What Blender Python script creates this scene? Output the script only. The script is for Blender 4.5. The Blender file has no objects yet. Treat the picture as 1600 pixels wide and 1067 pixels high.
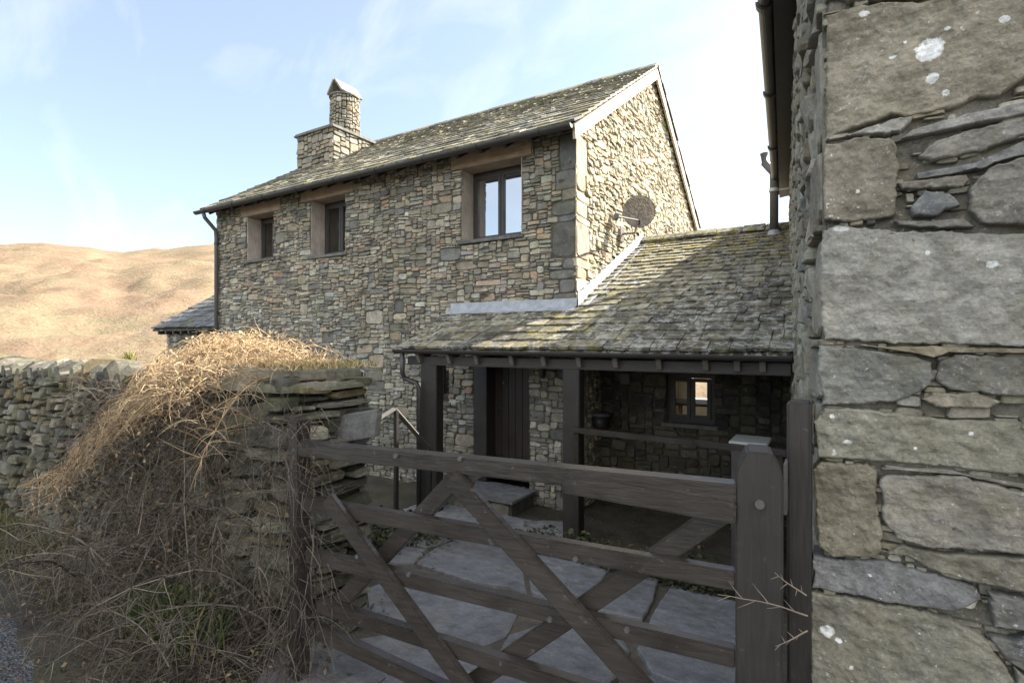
import bpy, bmesh, math, random
import numpy as np
from mathutils import Vector, Matrix, noise as mnoise
random.seed(7)
C = bpy.context.scene
R_ = random.random
def U(a, b): return random.uniform(a, b)

# ------------------------------------------------------------------ camera
# world axes: +X runs along the cottage front (to the right), +Y away from the lane,
# z = 0 is the photographer's eye height; the lane lies 1.55 m below it
F_PX = 820.0
YAW = math.atan2(0.5192, 0.8547)
cam_d = bpy.data.cameras.new('camera'); cam = bpy.data.objects.new('camera', cam_d)
C.collection.objects.link(cam)
cam_d.sensor_width = 36.0; cam_d.lens = F_PX / 1600 * 36
cam_d.clip_start = 0.05; cam_d.clip_end = 6000
cam.location = (0, 0, 0); cam.rotation_euler = (math.radians(90), 0, YAW)
C.camera = cam

# ------------------------------------------------------------------ light
SUN = Vector((0.35, 0.49, 0.45)).normalized()
EL = math.asin(SUN.z); AZ = math.atan2(SUN.x, SUN.y)
W = bpy.data.worlds.new('World'); C.world = W; W.use_nodes = True
nt = W.node_tree; nt.nodes.clear()
n_out = nt.nodes.new('ShaderNodeOutputWorld'); n_bg = nt.nodes.new('ShaderNodeBackground')
n_sky = nt.nodes.new('ShaderNodeTexSky'); n_sky.sky_type = 'NISHITA'; n_sky.sun_disc = False
n_sky.sun_elevation = EL; n_sky.sun_rotation = AZ
n_sky.air_density = 1.0; n_sky.dust_density = 1.2; n_sky.ozone_density = 1.0; n_sky.altitude = 150
n_bg.inputs['Strength'].default_value = 0.078
# thin cirrus wisps lifted out of the blue
tc = nt.nodes.new('ShaderNodeTexCoord'); mp = nt.nodes.new('ShaderNodeMapping')
mp.inputs['Rotation'].default_value = (0.35, 0.55, 0.5); mp.inputs['Scale'].default_value = (1.4, 6.5, 4.0)
nz = nt.nodes.new('ShaderNodeTexNoise'); nz.inputs['Scale'].default_value = 1.3
nz.inputs['Detail'].default_value = 9; nz.inputs['Roughness'].default_value = 0.55; nz.inputs['Distortion'].default_value = 0.5
rp = nt.nodes.new('ShaderNodeValToRGB'); rp.color_ramp.elements[0].position = 0.50; rp.color_ramp.elements[1].position = 0.95
rp.color_ramp.elements[0].color = (0.19, 0.19, 0.19, 1); rp.color_ramp.elements[1].color = (0.62, 0.62, 0.62, 1)
mx = nt.nodes.new('ShaderNodeMix'); mx.data_type = 'RGBA'
mx.inputs['B'].default_value = (4.9, 5.0, 5.0, 1)
nt.links.new(tc.outputs['Generated'], mp.inputs['Vector']); nt.links.new(mp.outputs['Vector'], nz.inputs['Vector'])
nt.links.new(nz.outputs['Fac'], rp.inputs['Fac']); nt.links.new(rp.outputs['Color'], mx.inputs['Factor'])
nt.links.new(n_sky.outputs['Color'], mx.inputs['A'])
# unseen bright cloud bank behind the camera, added to fill the shade
dt = nt.nodes.new('ShaderNodeVectorMath'); dt.operation = 'DOT_PRODUCT'; dt.inputs[1].default_value = Vector((0.42, -0.68, 0.55)).normalized()
nt.links.new(tc.outputs['Generated'], dt.inputs[0])
m1 = nt.nodes.new('ShaderNodeMapRange'); m1.inputs['From Min'].default_value = 0.35; m1.inputs['From Max'].default_value = 0.80; m1.interpolation_type = 'SMOOTHSTEP'
nt.links.new(dt.outputs['Value'], m1.inputs['Value'])
n2 = nt.nodes.new('ShaderNodeTexNoise'); n2.inputs['Scale'].default_value = 2.6; n2.inputs['Detail'].default_value = 8; nt.links.new(tc.outputs['Generated'], n2.inputs['Vector'])
m2 = nt.nodes.new('ShaderNodeMapRange'); m2.inputs['From Min'].default_value = 0.36; m2.inputs['From Max'].default_value = 0.58; nt.links.new(n2.outputs['Fac'], m2.inputs['Value'])
mm = nt.nodes.new('ShaderNodeMath'); mm.operation = 'MULTIPLY'; nt.links.new(m1.outputs['Result'], mm.inputs[0]); nt.links.new(m2.outputs['Result'], mm.inputs[1])
cx_ = nt.nodes.new('ShaderNodeMix'); cx_.data_type = 'RGBA'; cx_.inputs['B'].default_value = (9.6, 9.4, 9.1, 1)
nt.links.new(mm.outputs[0], cx_.inputs['Factor']); nt.links.new(mx.outputs['Result'], cx_.inputs['A']); nt.links.new(cx_.outputs['Result'], n_bg.inputs['Color'])
nt.links.new(n_bg.outputs['Background'], n_out.inputs['Surface'])
sd = bpy.data.lights.new('sun', 'SUN'); sd.energy = 5.0; sd.angle = math.radians(0.53); sd.color = (1.0, 0.92, 0.79)
so = bpy.data.objects.new('sun', sd); C.collection.objects.link(so)
so.rotation_euler = SUN.to_track_quat('Z', 'Y').to_euler(); so.location = SUN * 40
C.view_settings.view_transform = 'Standard'; C.view_settings.look = 'None'
C.view_settings.gamma = 1.0; C.view_settings.use_curve_mapping = False
C.view_settings.exposure = 1.95
C.cycles.max_bounces = 6; C.cycles.diffuse_bounces = 4; C.cycles.glossy_bounces = 3
C.cycles.transparent_max_bounces = 8

# ------------------------------------------------------------------ measuring the photograph (1600 px wide)
def ray(px, py):
    a = px - 800.0
    return Vector((-0.5192 * F_PX + 0.8547 * a, 0.8547 * F_PX + 0.5192 * a, 533.5 - py))
def atV(px, py, V): d = ray(px, py); return d * (V / d.y)
def atU(px, py, u): d = ray(px, py); return d * (u / d.x)
def atZ(px, py, z): d = ray(px, py); return d * (z / d.z)

# ------------------------------------------------------------------ materials
def nd(t, kind, **kw):
    n = t.nodes.new(kind)
    for k, v in kw.items():
        if k.startswith('i_'): n.inputs[k[2:].replace('_', ' ')].default_value = v
        else: setattr(n, k, v)
    return n
def new_mat(name, rough=0.8):
    m = bpy.data.materials.new(name); m.use_nodes = True
    t = m.node_tree; b = t.nodes['Principled BSDF']; b.inputs['Roughness'].default_value = rough
    return m, t, b
def ramp(t, src, p0, p1, c0=0.0, c1=1.0):
    r = nd(t, 'ShaderNodeMapRange'); r.clamp = True
    r.inputs['From Min'].default_value = p0; r.inputs['From Max'].default_value = p1
    r.inputs['To Min'].default_value = c0; r.inputs['To Max'].default_value = c1
    t.links.new(src, r.inputs['Value']); return r.outputs['Result']
def tnoise(t, co, scale, detail=5, rough=0.55, dist=0.0):
    n = nd(t, 'ShaderNodeTexNoise'); n.inputs['Scale'].default_value = scale; n.inputs['Detail'].default_value = detail
    n.inputs['Roughness'].default_value = rough; n.inputs['Distortion'].default_value = dist
    t.links.new(co, n.inputs['Vector']); return n.outputs['Fac']
def mixc(t, fac, a, b):
    n = nd(t, 'ShaderNodeMix', data_type='RGBA')
    for s, v in (('Factor', fac), ('A', a), ('B', b)):
        if isinstance(v, (tuple, float, int)): n.inputs[s].default_value = v if not isinstance(v, tuple) else (*v, 1)
        else: t.links.new(v, n.inputs[s])
    return n.outputs['Result']
def mulc(t, a, f):
    n = nd(t, 'ShaderNodeVectorMath', operation='SCALE'); t.links.new(a, n.inputs[0]); t.links.new(f, n.inputs['Scale']); return n.outputs['Vector']
def math2(t, op, a, b):
    n = nd(t, 'ShaderNodeMath', operation=op)
    for i, v in enumerate((a, b)):
        if isinstance(v, (int, float)): n.inputs[i].default_value = v
        else: t.links.new(v, n.inputs[i])
    return n.outputs[0]
def bump(t, b, h, strength, dist):
    n = nd(t, 'ShaderNodeBump'); n.inputs['Strength'].default_value = strength; n.inputs['Distance'].default_value = dist
    t.links.new(h, n.inputs['Height']); t.links.new(n.outputs['Normal'], b.inputs['Normal'])

def stone_mat(name, s=1.0, lichen=0.35, lc=(0.42, 0.42, 0.36), moss=0.0, mc=(0.10, 0.10, 0.035), bd=0.01, streak=0.0, fleck=0.0):
    m, t, b = new_mat(name, 0.88)
    b.inputs['Specular IOR Level'].default_value = 0.25
    co = nd(t, 'ShaderNodeTexCoord').outputs['Object']
    col = nd(t, 'ShaderNodeAttribute', attribute_name='col').outputs['Color']
    a = tnoise(t, co, 7 * s, 8, 0.62); f = tnoise(t, co, 45 * s, 6, 0.7)
    v = math2(t, 'MULTIPLY', ramp(t, a, 0.28, 0.74, 0.62, 1.32), ramp(t, f, 0.25, 0.75, 0.68, 1.25))
    c = mulc(t, col, v)
    if streak:
        mpn = nd(t, 'ShaderNodeMapping'); mpn.inputs['Scale'].default_value = (3 * s, 3 * s, 26 * s); mpn.inputs['Rotation'].default_value = (0.1, 0.12, 0)
        t.links.new(co, mpn.inputs['Vector'])
        st = tnoise(t, mpn.outputs['Vector'], 1.6, 6, 0.6, 0.6)
        c = mulc(t, c, ramp(t, st, 0.3, 0.7, 1 - streak, 1 + streak))
    c = mulc(t, c, ramp(t, tnoise(t, co, .75 * s, 4, .6), .32, .68, .74, 1.22))
    # rusty / olive tints over patches bigger than one stone
    tint = ramp(t, tnoise(t, co, 2.3 * s, 4, 0.6), 0.52, 0.72, 0, 0.45)
    c = mixc(t, tint, c, mixc(t, 0.5, c, (0.22, 0.19, 0.10)))
    if lichen:
        l = math2(t, 'MULTIPLY', ramp(t, tnoise(t, co, 22 * s, 9, 0.72), 0.56, 0.66), ramp(t, tnoise(t, co, 3.1 * s, 4), 0.42, 0.62))
        c = mixc(t, math2(t, 'MULTIPLY', l, lichen), c, lc)
    if moss:
        g = math2(t, 'MULTIPLY', ramp(t, tnoise(t, co, 4.0 * s, 6, 0.66), 0.5, 0.66), moss)
        c = mixc(t, g, c, mc)
    if fleck:    # crusty pale flakes and dark pits
        fk = math2(t, 'MULTIPLY', ramp(t, tnoise(t, co, 75, 6, .7), .60, .66), ramp(t, tnoise(t, co, 7, 4), .46, .60))
        c = mixc(t, math2(t, 'MULTIPLY', fk, fleck), c, (.48,.48,.44))
        pk = ramp(t, tnoise(t, co, 38, 5, .65, .3), .36, .29)
        c = mixc(t, math2(t, 'MULTIPLY', pk, .6), c, (.05,.05,.045))
    t.links.new(c, b.inputs['Base Color'])
    h = math2(t, 'ADD', math2(t, 'MULTIPLY', a, 0.9), math2(t, 'MULTIPLY', f, 0.55))
    h = math2(t, 'ADD', h, math2(t, 'MULTIPLY', tnoise(t, co, 140 * s, 3, 0.6), 0.22))
    bump(t, b, h, 0.75, bd)
    return m

def slate_mat(name, moss=0.7, lichen=0.6, mossbias=None):
    m, t, b = new_mat(name, 0.72)
    b.inputs['Specular IOR Level'].default_value = 0.35
    co = nd(t, 'ShaderNodeTexCoord').outputs['Object']
    col = nd(t, 'ShaderNodeAttribute', attribute_name='col').outputs['Color']
    a = tnoise(t, co, 9, 8, 0.65); f = tnoise(t, co, 60, 5, 0.7)
    c = mulc(t, col, math2(t, 'MULTIPLY', ramp(t, a, 0.28, 0.74, 0.55, 1.35), ramp(t, f, 0.25, 0.75, 0.7, 1.25)))
    # pale lichen crusts: sharp edged, gathered in patches
    l = math2(t, 'MULTIPLY', ramp(t, tnoise(t, co, 12, 10, 0.74), 0.515, 0.55), ramp(t, tnoise(t, co, 1.3, 4), 0.42, 0.56))
    if mossbias:   # and lichen thickest low down by the barn
        s2 = nd(t, 'ShaderNodeSeparateXYZ'); t.links.new(co, s2.inputs[0])
        zl = math2(t, 'MULTIPLY', ramp(t, s2.outputs[0], -3.0, -1.2), ramp(t, s2.outputs[1], 8.3, 6.6))
        l = math2(t, 'MAXIMUM', l, math2(t, 'MULTIPLY', zl, ramp(t, tnoise(t, co, 9, 10, 0.74), 0.52, 0.56)))
    c = mixc(t, math2(t, 'MULTIPLY', l, lichen), c, (0.46, 0.46, 0.42))
    dk = math2(t, 'MULTIPLY', ramp(t, tnoise(t, co, 10, 9, 0.72), 0.51, 0.57), ramp(t, tnoise(t, co, 1.0, 3), 0.42, 0.56))
    c = mixc(t, math2(t, 'MULTIPLY', dk, 0.85), c, (0.030, 0.030, 0.024))
    g = ramp(t, tnoise(t, co, 5.5, 8, 0.72), 0.51, 0.59)
    zone = ramp(t, tnoise(t, co, 0.9, 4, 0.6), 0.38, 0.56)
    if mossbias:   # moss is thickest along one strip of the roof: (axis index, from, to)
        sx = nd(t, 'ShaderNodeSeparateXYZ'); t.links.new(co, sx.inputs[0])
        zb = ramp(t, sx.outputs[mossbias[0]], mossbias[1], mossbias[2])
        z_sunmoss = math2(t, 'MULTIPLY', math2(t, 'MULTIPLY', ramp(t, sx.outputs[0], -1.5, -2.4), ramp(t, sx.outputs[0], -4.1, -3.2)), ramp(t, tnoise(t, co, 2.2, 4), .38, .54, 0, .75))   # and moss spread along the gable, its pale yellow standing in for sunlight
        zone = math2(t, 'MAXIMUM', math2(t, 'MAXIMUM', math2(t, 'MULTIPLY', zone, 0.3), zb), z_sunmoss)
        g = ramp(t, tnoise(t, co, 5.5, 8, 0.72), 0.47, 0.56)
    mossf = math2(t, 'MULTIPLY', math2(t, 'MULTIPLY', g, zone), moss)
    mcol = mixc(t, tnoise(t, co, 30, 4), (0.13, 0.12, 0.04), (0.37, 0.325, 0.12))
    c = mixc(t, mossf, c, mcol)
    t.links.new(c, b.inputs['Base Color'])
    h = math2(t, 'ADD', math2(t, 'MULTIPLY', a, 0.7), math2(t, 'MULTIPLY', f, 0.5))
    h = math2(t, 'ADD', h, math2(t, 'MULTIPLY', mossf, 1.6))
    bump(t, b, h, 0.7, 0.012)
    return m

def wood_mat(name, base, rough=0.55, grain=(2, 2, 30), var=0.35, worn=None, spec=0.5):
    m, t, b = new_mat(name, rough)
    b.inputs['Specular IOR Level'].default_value = spec
    co = nd(t, 'ShaderNodeTexCoord').outputs['Object']
    mpn = nd(t, 'ShaderNodeMapping'); mpn.inputs['Scale'].default_value = grain
    t.links.new(co, mpn.inputs['Vector'])
    g = tnoise(t, mpn.outputs['Vector'], 3, 8, 0.65, 0.4); a = tnoise(t, co, 4, 5)
    v = math2(t, 'MULTIPLY', ramp(t, g, 0.3, 0.7, 1 - var, 1 + var), ramp(t, a, 0.3, 0.7, 0.8, 1.2))
    rgb = nd(t, 'ShaderNodeRGB'); rgb.outputs[0].default_value = (*base, 1)
    c = mulc(t, rgb.outputs[0], v)
    if worn:
        c = mixc(t, ramp(t, tnoise(t, co, 26, 7, 0.7), 0.62, 0.68, 0, 0.6), c, worn)
    t.links.new(c, b.inputs['Base Color'])
    t.links.new(ramp(t, a, 0.3, 0.7, rough - 0.1, rough + 0.15), b.inputs['Roughness'])
    bump(t, b, g, 0.5, 0.004)
    return m
def plain_mat(name, base, rough=0.6, metallic=0.0, var=0.2, scale=12, bd=0.003, spec=0.5):
    m, t, b = new_mat(name, rough); b.inputs['Metallic'].default_value = metallic
    b.inputs['Specular IOR Level'].default_value = spec
    co = nd(t, 'ShaderNodeTexCoord').outputs['Object']
    a = tnoise(t, co, scale, 7, 0.65)
    rgb = nd(t, 'ShaderNodeRGB'); rgb.outputs[0].default_value = (*base, 1)
    t.links.new(mulc(t, rgb.outputs[0], ramp(t, a, 0.3, 0.7, 1 - var, 1 + var)), b.inputs['Base Color'])
    bump(t, b, a, 0.4, bd)
    return m
def attr_mat(name, rough=0.8, var=0.25, trans=0.0, spec=0.3):
    m, t, b = new_mat(name, rough); b.inputs['Specular IOR Level'].default_value = spec
    co = nd(t, 'ShaderNodeTexCoord').outputs['Object']
    col = nd(t, 'ShaderNodeAttribute', attribute_name='col').outputs['Color']
    t.links.new(mulc(t, col, ramp(t, tnoise(t, co, 30, 4), 0.3, 0.7, 1 - var, 1 + var)), b.inputs['Base Color'])
    return m
def glass_mat(name, refl, tint=(0.012, 0.013, 0.014), see=0.0):
    m = bpy.data.materials.new(name); m.use_nodes = True; t = m.node_tree; t.nodes.clear()
    o = nd(t, 'ShaderNodeOutputMaterial'); g = nd(t, 'ShaderNodeBsdfGlossy'); g.inputs['Roughness'].default_value = 0.015
    co = nd(t, 'ShaderNodeTexCoord').outputs['Object']
    bp = nd(t, 'ShaderNodeBump'); bp.inputs['Strength'].default_value = 0.06; bp.inputs['Distance'].default_value = 0.02
    t.links.new(tnoise(t, co, 2.0, 2), bp.inputs['Height']); t.links.new(bp.outputs['Normal'], g.inputs['Normal'])
    if see: d = nd(t, 'ShaderNodeBsdfTransparent')
    else: d = nd(t, 'ShaderNodeBsdfDiffuse'); d.inputs['Color'].default_value = (*tint, 1)
    fr = nd(t, 'ShaderNodeFresnel'); fr.inputs['IOR'].default_value = 1.5
    mxs = nd(t, 'ShaderNodeMixShader')
    t.links.new(math2(t, 'ADD', fr.outputs[0], refl), mxs.inputs[0])
    t.links.new(d.outputs[0], mxs.inputs[1]); t.links.new(g.outputs[0], mxs.inputs[2]); t.links.new(mxs.outputs[0], o.inputs['Surface'])
    return m

M = {}
M['rubble'] = stone_mat('rubble_stone', 1.0, 0.35, moss=0.25)
M['drystone'] = stone_mat('drystone', 1.3, 0.5, (0.36, 0.37, 0.33), moss=0.55, mc=(0.055, 0.06, 0.022))
M['quoin'] = stone_mat('barn_stone', 2.6, 0.75, (0.40, 0.41, 0.37), moss=0.22, mc=(0.12, 0.115, 0.06), bd=0.008, streak=0.10, fleck=0.7)
M['slate'] = slate_mat('house_slate', 0.75, 0.5)
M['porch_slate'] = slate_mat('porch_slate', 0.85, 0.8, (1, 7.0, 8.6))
M['flag'] = stone_mat('flagstone', 1.5, 0.25, (0.30, 0.32, 0.33), bd=0.0025)
M['timber'] = wood_mat('dark_timber', (0.034, 0.028, 0.025), 0.5, worn=(0.10, 0.09, 0.08))
M['post'] = wood_mat('dark_post', (0.028, 0.024, 0.021), 0.55, (26, 26, 2), 0.3, worn=(0.10, 0.09, 0.08))
M['rafter'] = wood_mat('skylit_rafter', (0.13, 0.115, 0.10), 0.7)  # lighter than the dark timber, skylight put into the colour
M['gate'] = wood_mat('gate_paint', (0.036, 0.030, 0.026), 0.33, (3, 3, 24), worn=(0.13, 0.12, 0.11))
M['oak'] = wood_mat('weathered_oak', (0.33, 0.25, 0.185), 0.75, (2, 14, 24), 0.4)
M['jamb'] = wood_mat('grey_jamb_board', (0.42, 0.37, 0.32), 0.8, (22, 22, 2), 0.3)
M['barge'] = wood_mat('barge_board', (0.42, 0.36, 0.30), 0.7, (2, 3, 3), 0.2)
M['frame'] = wood_mat('window_frame', (0.040, 0.034, 0.032), 0.45)
M['door'] = wood_mat('door_board', (0.030, 0.020, 0.018), 0.5, (26, 26, 1.5), 0.3)
M['gutter'] = plain_mat('gutter_plastic', (0.040, 0.037, 0.037), 0.42)
M['pipe'] = plain_mat('grey_pipe', (0.085, 0.083, 0.082), 0.5)
M['lead'] = plain_mat('lead_flashing', (0.30, 0.325, 0.36), 0.5, 0.0, 0.35, 7)
M['mesh_grey'] = plain_mat('dish_mesh', (0.15, 0.13, 0.115), 0.7, 0.0, 0.35, 60)
_t = M['mesh_grey'].node_tree; _tr = nd(_t, 'ShaderNodeBsdfTransparent'); _mx = nd(_t, 'ShaderNodeMixShader'); _mx.inputs[0].default_value = .30   # perforated sheet
_t.links.new(_t.nodes['Principled BSDF'].outputs[0], _mx.inputs[1]); _t.links.new(_tr.outputs[0], _mx.inputs[2]); _t.links.new(_mx.outputs[0], _t.nodes['Material Output'].inputs['Surface'])
M['rail'] = plain_mat('sunlit_rail_metal', (0.17, 0.16, 0.145), 0.45)  # paler than the iron uprights, sun glint put into the colour
M['white'] = plain_mat('pale_enamel', (0.55, 0.57, 0.56), 0.4, 0.0, 0.1)
M['iron'] = plain_mat('black_iron', (0.022, 0.021, 0.021), 0.45)
M['pane'] = glass_mat('sky_glass', 0.55, (0.10, 0.105, 0.11))
M['pane_dim'] = glass_mat('dim_glass', 0.22)
M['pane_clear'] = glass_mat('clear_glass', 0.03, see=1.0)
M['pane_room'] = glass_mat('room_glass', 0.16, see=1.0)
M['curtain'] = plain_mat('grey_curtain', (0.36, 0.34, 0.32), 0.9)
M['plaster'] = plain_mat('warm_plaster', (0.70, 0.66, 0.56), 0.9)
M['brown'] = plain_mat('brown_furniture', (0.13, 0.075, 0.05), 0.6)
M['twig'] = attr_mat('twig_bark', 0.85, 0.3)
M['blade'] = attr_mat('grass_blade', 0.7, 0.25)
M['mortar'] = plain_mat('wall_core', (0.075, 0.068, 0.056), 0.95, 0, 0.3, 20)

# ------------------------------------------------------------------ object helpers
def link(o): C.collection.objects.link(o); return o
def empty(name, loc, label, cat, group=None):
    o = link(bpy.data.objects.new(name, None)); o.location = loc; o.empty_display_size = 0.2
    return tag(o, label, cat, group)
def tag(o, label=None, cat=None, group=None, kind=None):
    if label: o['label'] = label
    if cat: o['category'] = cat
    if group: o['group'] = group
    if kind: o['kind'] = kind
    return o
def adopt(o, parent):
    if parent is not None:
        o.parent = parent; bpy.context.view_layer.update()
        o.matrix_parent_inverse = parent.matrix_world.inverted()
    return o
class MB:
    """collects faces (with one colour per face) and links them as one mesh object"""
    def __init__(s): s.v = []; s.f = []; s.c = []
    def add(s, vs, fs, col=(0.5, 0.5, 0.5)):
        b = len(s.v); s.v.extend(vs); s.f.extend([tuple(i + b for i in f) for f in fs]); s.c.extend([col] * len(fs))
    def box(s, p0, p1, col=(0.5, 0.5, 0.5)):
        x0, y0, z0 = p0; x1, y1, z1 = p1
        s.add([(x0,y0,z0),(x1,y0,z0),(x1,y1,z0),(x0,y1,z0),(x0,y0,z1),(x1,y0,z1),(x1,y1,z1),(x0,y1,z1)],
              [(0,3,2,1),(4,5,6,7),(0,1,5,4),(1,2,6,5),(2,3,7,6),(3,0,4,7)], col)
    def beam(s, a, b, w, t, up=(0, 0, 1), col=(0.5, 0.5, 0.5), taper=1.0):
        """bar from a to b; w across 'up', t across the other way"""
        a = Vector(a); b = Vector(b); d = (b - a).normalized(); n = d.cross(Vector(up)).normalized(); q = n.cross(d).normalized()
        vs = []
        for p, k in ((a, 1.0), (b, taper)):
            for i, j in ((-1,-1),(1,-1),(1,1),(-1,1)): vs.append(tuple(p + n * (i * t / 2 * k) + q * (j * w / 2 * k)))
        s.add(vs, [(0,1,2,3),(7,6,5,4),(0,4,5,1),(1,5,6,2),(2,6,7,3),(3,7,4,0)], col)
    def tube(s, pts, r, n=10, col=(0.5, 0.5, 0.5), cap=True, arc=None):
        pts = [Vector(p) for p in pts]; rs = r if isinstance(r, (list, tuple)) else [r] * len(pts); vs = []
        for i, p in enumerate(pts):
            d = (pts[min(i + 1, len(pts) - 1)] - pts[max(i - 1, 0)]).normalized()
            u = d.cross(Vector((0, 0, 1)) if abs(d.z) < 0.95 else Vector((0, 1, 0))).normalized(); w = u.cross(d).normalized()
            for k in range(n):
                a = 2 * math.pi * k / n; vs.append(tuple(p + (u * math.cos(a) + w * math.sin(a)) * rs[i]))
        fs = []
        for i in range(len(pts) - 1):
            for k in range(n):
                k2 = (k + 1) % n; fs.append((i*n+k, i*n+k2, (i+1)*n+k2, (i+1)*n+k))
        if cap: fs.append(tuple(range(n - 1, -1, -1))); fs.append(tuple((len(pts)-1)*n + k for k in range(n)))
        s.add(vs, fs, col)
    def build(s, name, mat, parent=None, smooth=False, bev=0.0, segs=2):
        me = bpy.data.meshes.new(name); me.from_pydata([tuple(v) for v in s.v], [], s.f)
        ok = len(me.polygons) == len(s.c)
        if ok:
            at = me.attributes.new('col', 'FLOAT_COLOR', 'CORNER')
            tot = np.empty(len(me.polygons), dtype=np.int32); me.polygons.foreach_get('loop_total', tot)
            a = np.ones((len(s.c), 4), dtype=np.float32); a[:, :3] = np.array(s.c, dtype=np.float32)[:, :3]
            at.data.foreach_set('color', np.repeat(a, tot, axis=0).ravel())
        if bev:
            bm = bmesh.new(); bm.from_mesh(me)
            bmesh.ops.recalc_face_normals(bm, faces=bm.faces)
            bmesh.ops.bevel(bm, geom=[e for e in bm.edges if e.is_manifold and e.calc_face_angle(0) > 0.5], offset=bev, segments=segs, affect='EDGES', clamp_overlap=True)
            bm.to_mesh(me); bm.free()
        if smooth: me.polygons.foreach_set('use_smooth', [True] * len(me.polygons))
        me.materials.append(mat); me.update()
        return adopt(link(bpy.data.objects.new(name, me)), parent)
def part(name, mat, parent, fn, bev=0.004, smooth=False):
    m = MB(); fn(m); return m.build(name, mat, parent, smooth, bev)

# ------------------------------------------------------------------ rubble masonry
def plane_map(O, A, N, B=(0, 0, 1)):
    O = Vector(O); A = Vector(A).normalized(); N = Vector(N).normalized(); B = Vector(B).normalized()
    return lambda x, z, d: O + A * x + B * z + N * d
def vn(x, y, z=0.0): return mnoise.noise(Vector((x, y, z)))
def pack(Wd, Hd, cu, cz, wr, hr, inside, blocks=(), rng=random):
    """fills a wall with rectangles of random sizes and returns them with the free grid"""
    nx = int(round(Wd / cu)); nzv = int(round(Hd / cz))
    free = [[inside((i + .5) * cu, (j + .5) * cz) for i in range(nx)] for j in range(nzv)]
    solid = [r[:] for r in free]; out = []
    for (x, z, w, h) in blocks:
        i0, i1, j0, j1 = int(round(x/cu)), int(round((x+w)/cu)), int(round(z/cz)), int(round((z+h)/cz))
        i1 = min(i1, nx); j1 = min(j1, nzv)
        if i1 <= i0 or j1 <= j0: continue
        if all(free[j][i] for j in range(j0, j1) for i in range(i0, i1)):
            for j in range(j0, j1):
                for i in range(i0, i1): free[j][i] = False
            out.append((i0*cu, j0*cz, (i1-i0)*cu, (j1-j0)*cz, True))
    for j in range(nzv):
        i = 0
        while i < nx:
            if not free[j][i]: i += 1; continue
            run = 1
            while i + run < nx and free[j][i + run] and run < wr[1] + 3: run += 1
            w = rng.randint(*wr)
            if rng.random() < 0.25: w = max(wr[0], int(w * .6))
            h = rng.randint(*hr)
            if h >= hr[1] - 1 and rng.random() < 0.5: h = rng.randint(*hr)
            if w > h * (cz / cu) * 5: w = int(h * (cz / cu) * 5) + 1
            if run - w < wr[0]: w = run if run <= wr[1] + 3 else w
            w = min(w, run); hh = 1
            while hh < h and j + hh < nzv and all(free[j + hh][k] for k in range(i, i + w)): hh += 1
            for jj in range(j, j + hh):
                for k in range(i, i + w): free[jj][k] = False
            out.append((i*cu, j*cz, w*cu, hh*cz, False)); i += w
    return out, solid
def blob(mb, P, outline, prot, col, seed, rough=1.0, flat=0.0, rings=3, base=-0.05, inset=None):
    """one stone: an outline in wall coordinates pulled out of the wall with a worn arris and an uneven face"""
    n = len(outline); cx = sum(p[0] for p in outline) / n; cz = sum(p[1] for p in outline) / n
    rad = sum(math.hypot(p[0]-cx, p[1]-cz) for p in outline) / n
    minr = min(math.hypot(p[0]-cx, p[1]-cz) for p in outline)
    e = inset if inset else min(0.018, minr * 0.25)
    vs = []; tx = U(-.5, .5) * rough * min(0.25, 0.02 / rad); tz = U(-.7, .3) * rough * min(0.3, 0.025 / rad)
    def pt(x, z, d): vs.append(tuple(P(x, z, d)))
    def face(x, z):
        a = vn(x * 9, z * 9, seed) * 0.012 * rough + vn(x * 26, z * 26, seed + 3) * 0.006 * rough
        return prot + a + (x - cx) * tx + (z - cz) * tz
    for x, z in outline: pt(x, z, base)
    for x, z in outline: pt(x, z, face(x, z) * .45 - .004)
    k = max(0.5, 1 - e * 0.45 / max(rad, .01))
    for x, z in outline: pt(cx + (x-cx)*k, cz + (z-cz)*k, face(x, z) * .85)
    for r in range(rings):
        kk = (1 - e / max(rad, .01) - 0.02) * (1 - r / rings)
        for x, z in outline:
            X = cx + (x-cx)*kk; Z = cz + (z-cz)*kk; pt(X, Z, face(X, Z))
    pt(cx, cz, face(cx, cz)); fs = []
    for r in range(rings + 2):
        for i in range(n):
            j = (i + 1) % n; fs.append((r*n+i, r*n+j, (r+1)*n+j, (r+1)*n+i))
    q = (rings + 2) * n
    for i in range(n): fs.append((q + i, q + (i + 1) % n, q + n))
    mb.add(vs, fs, col)
from mathutils.geometry import delaunay_2d_cdt
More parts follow.
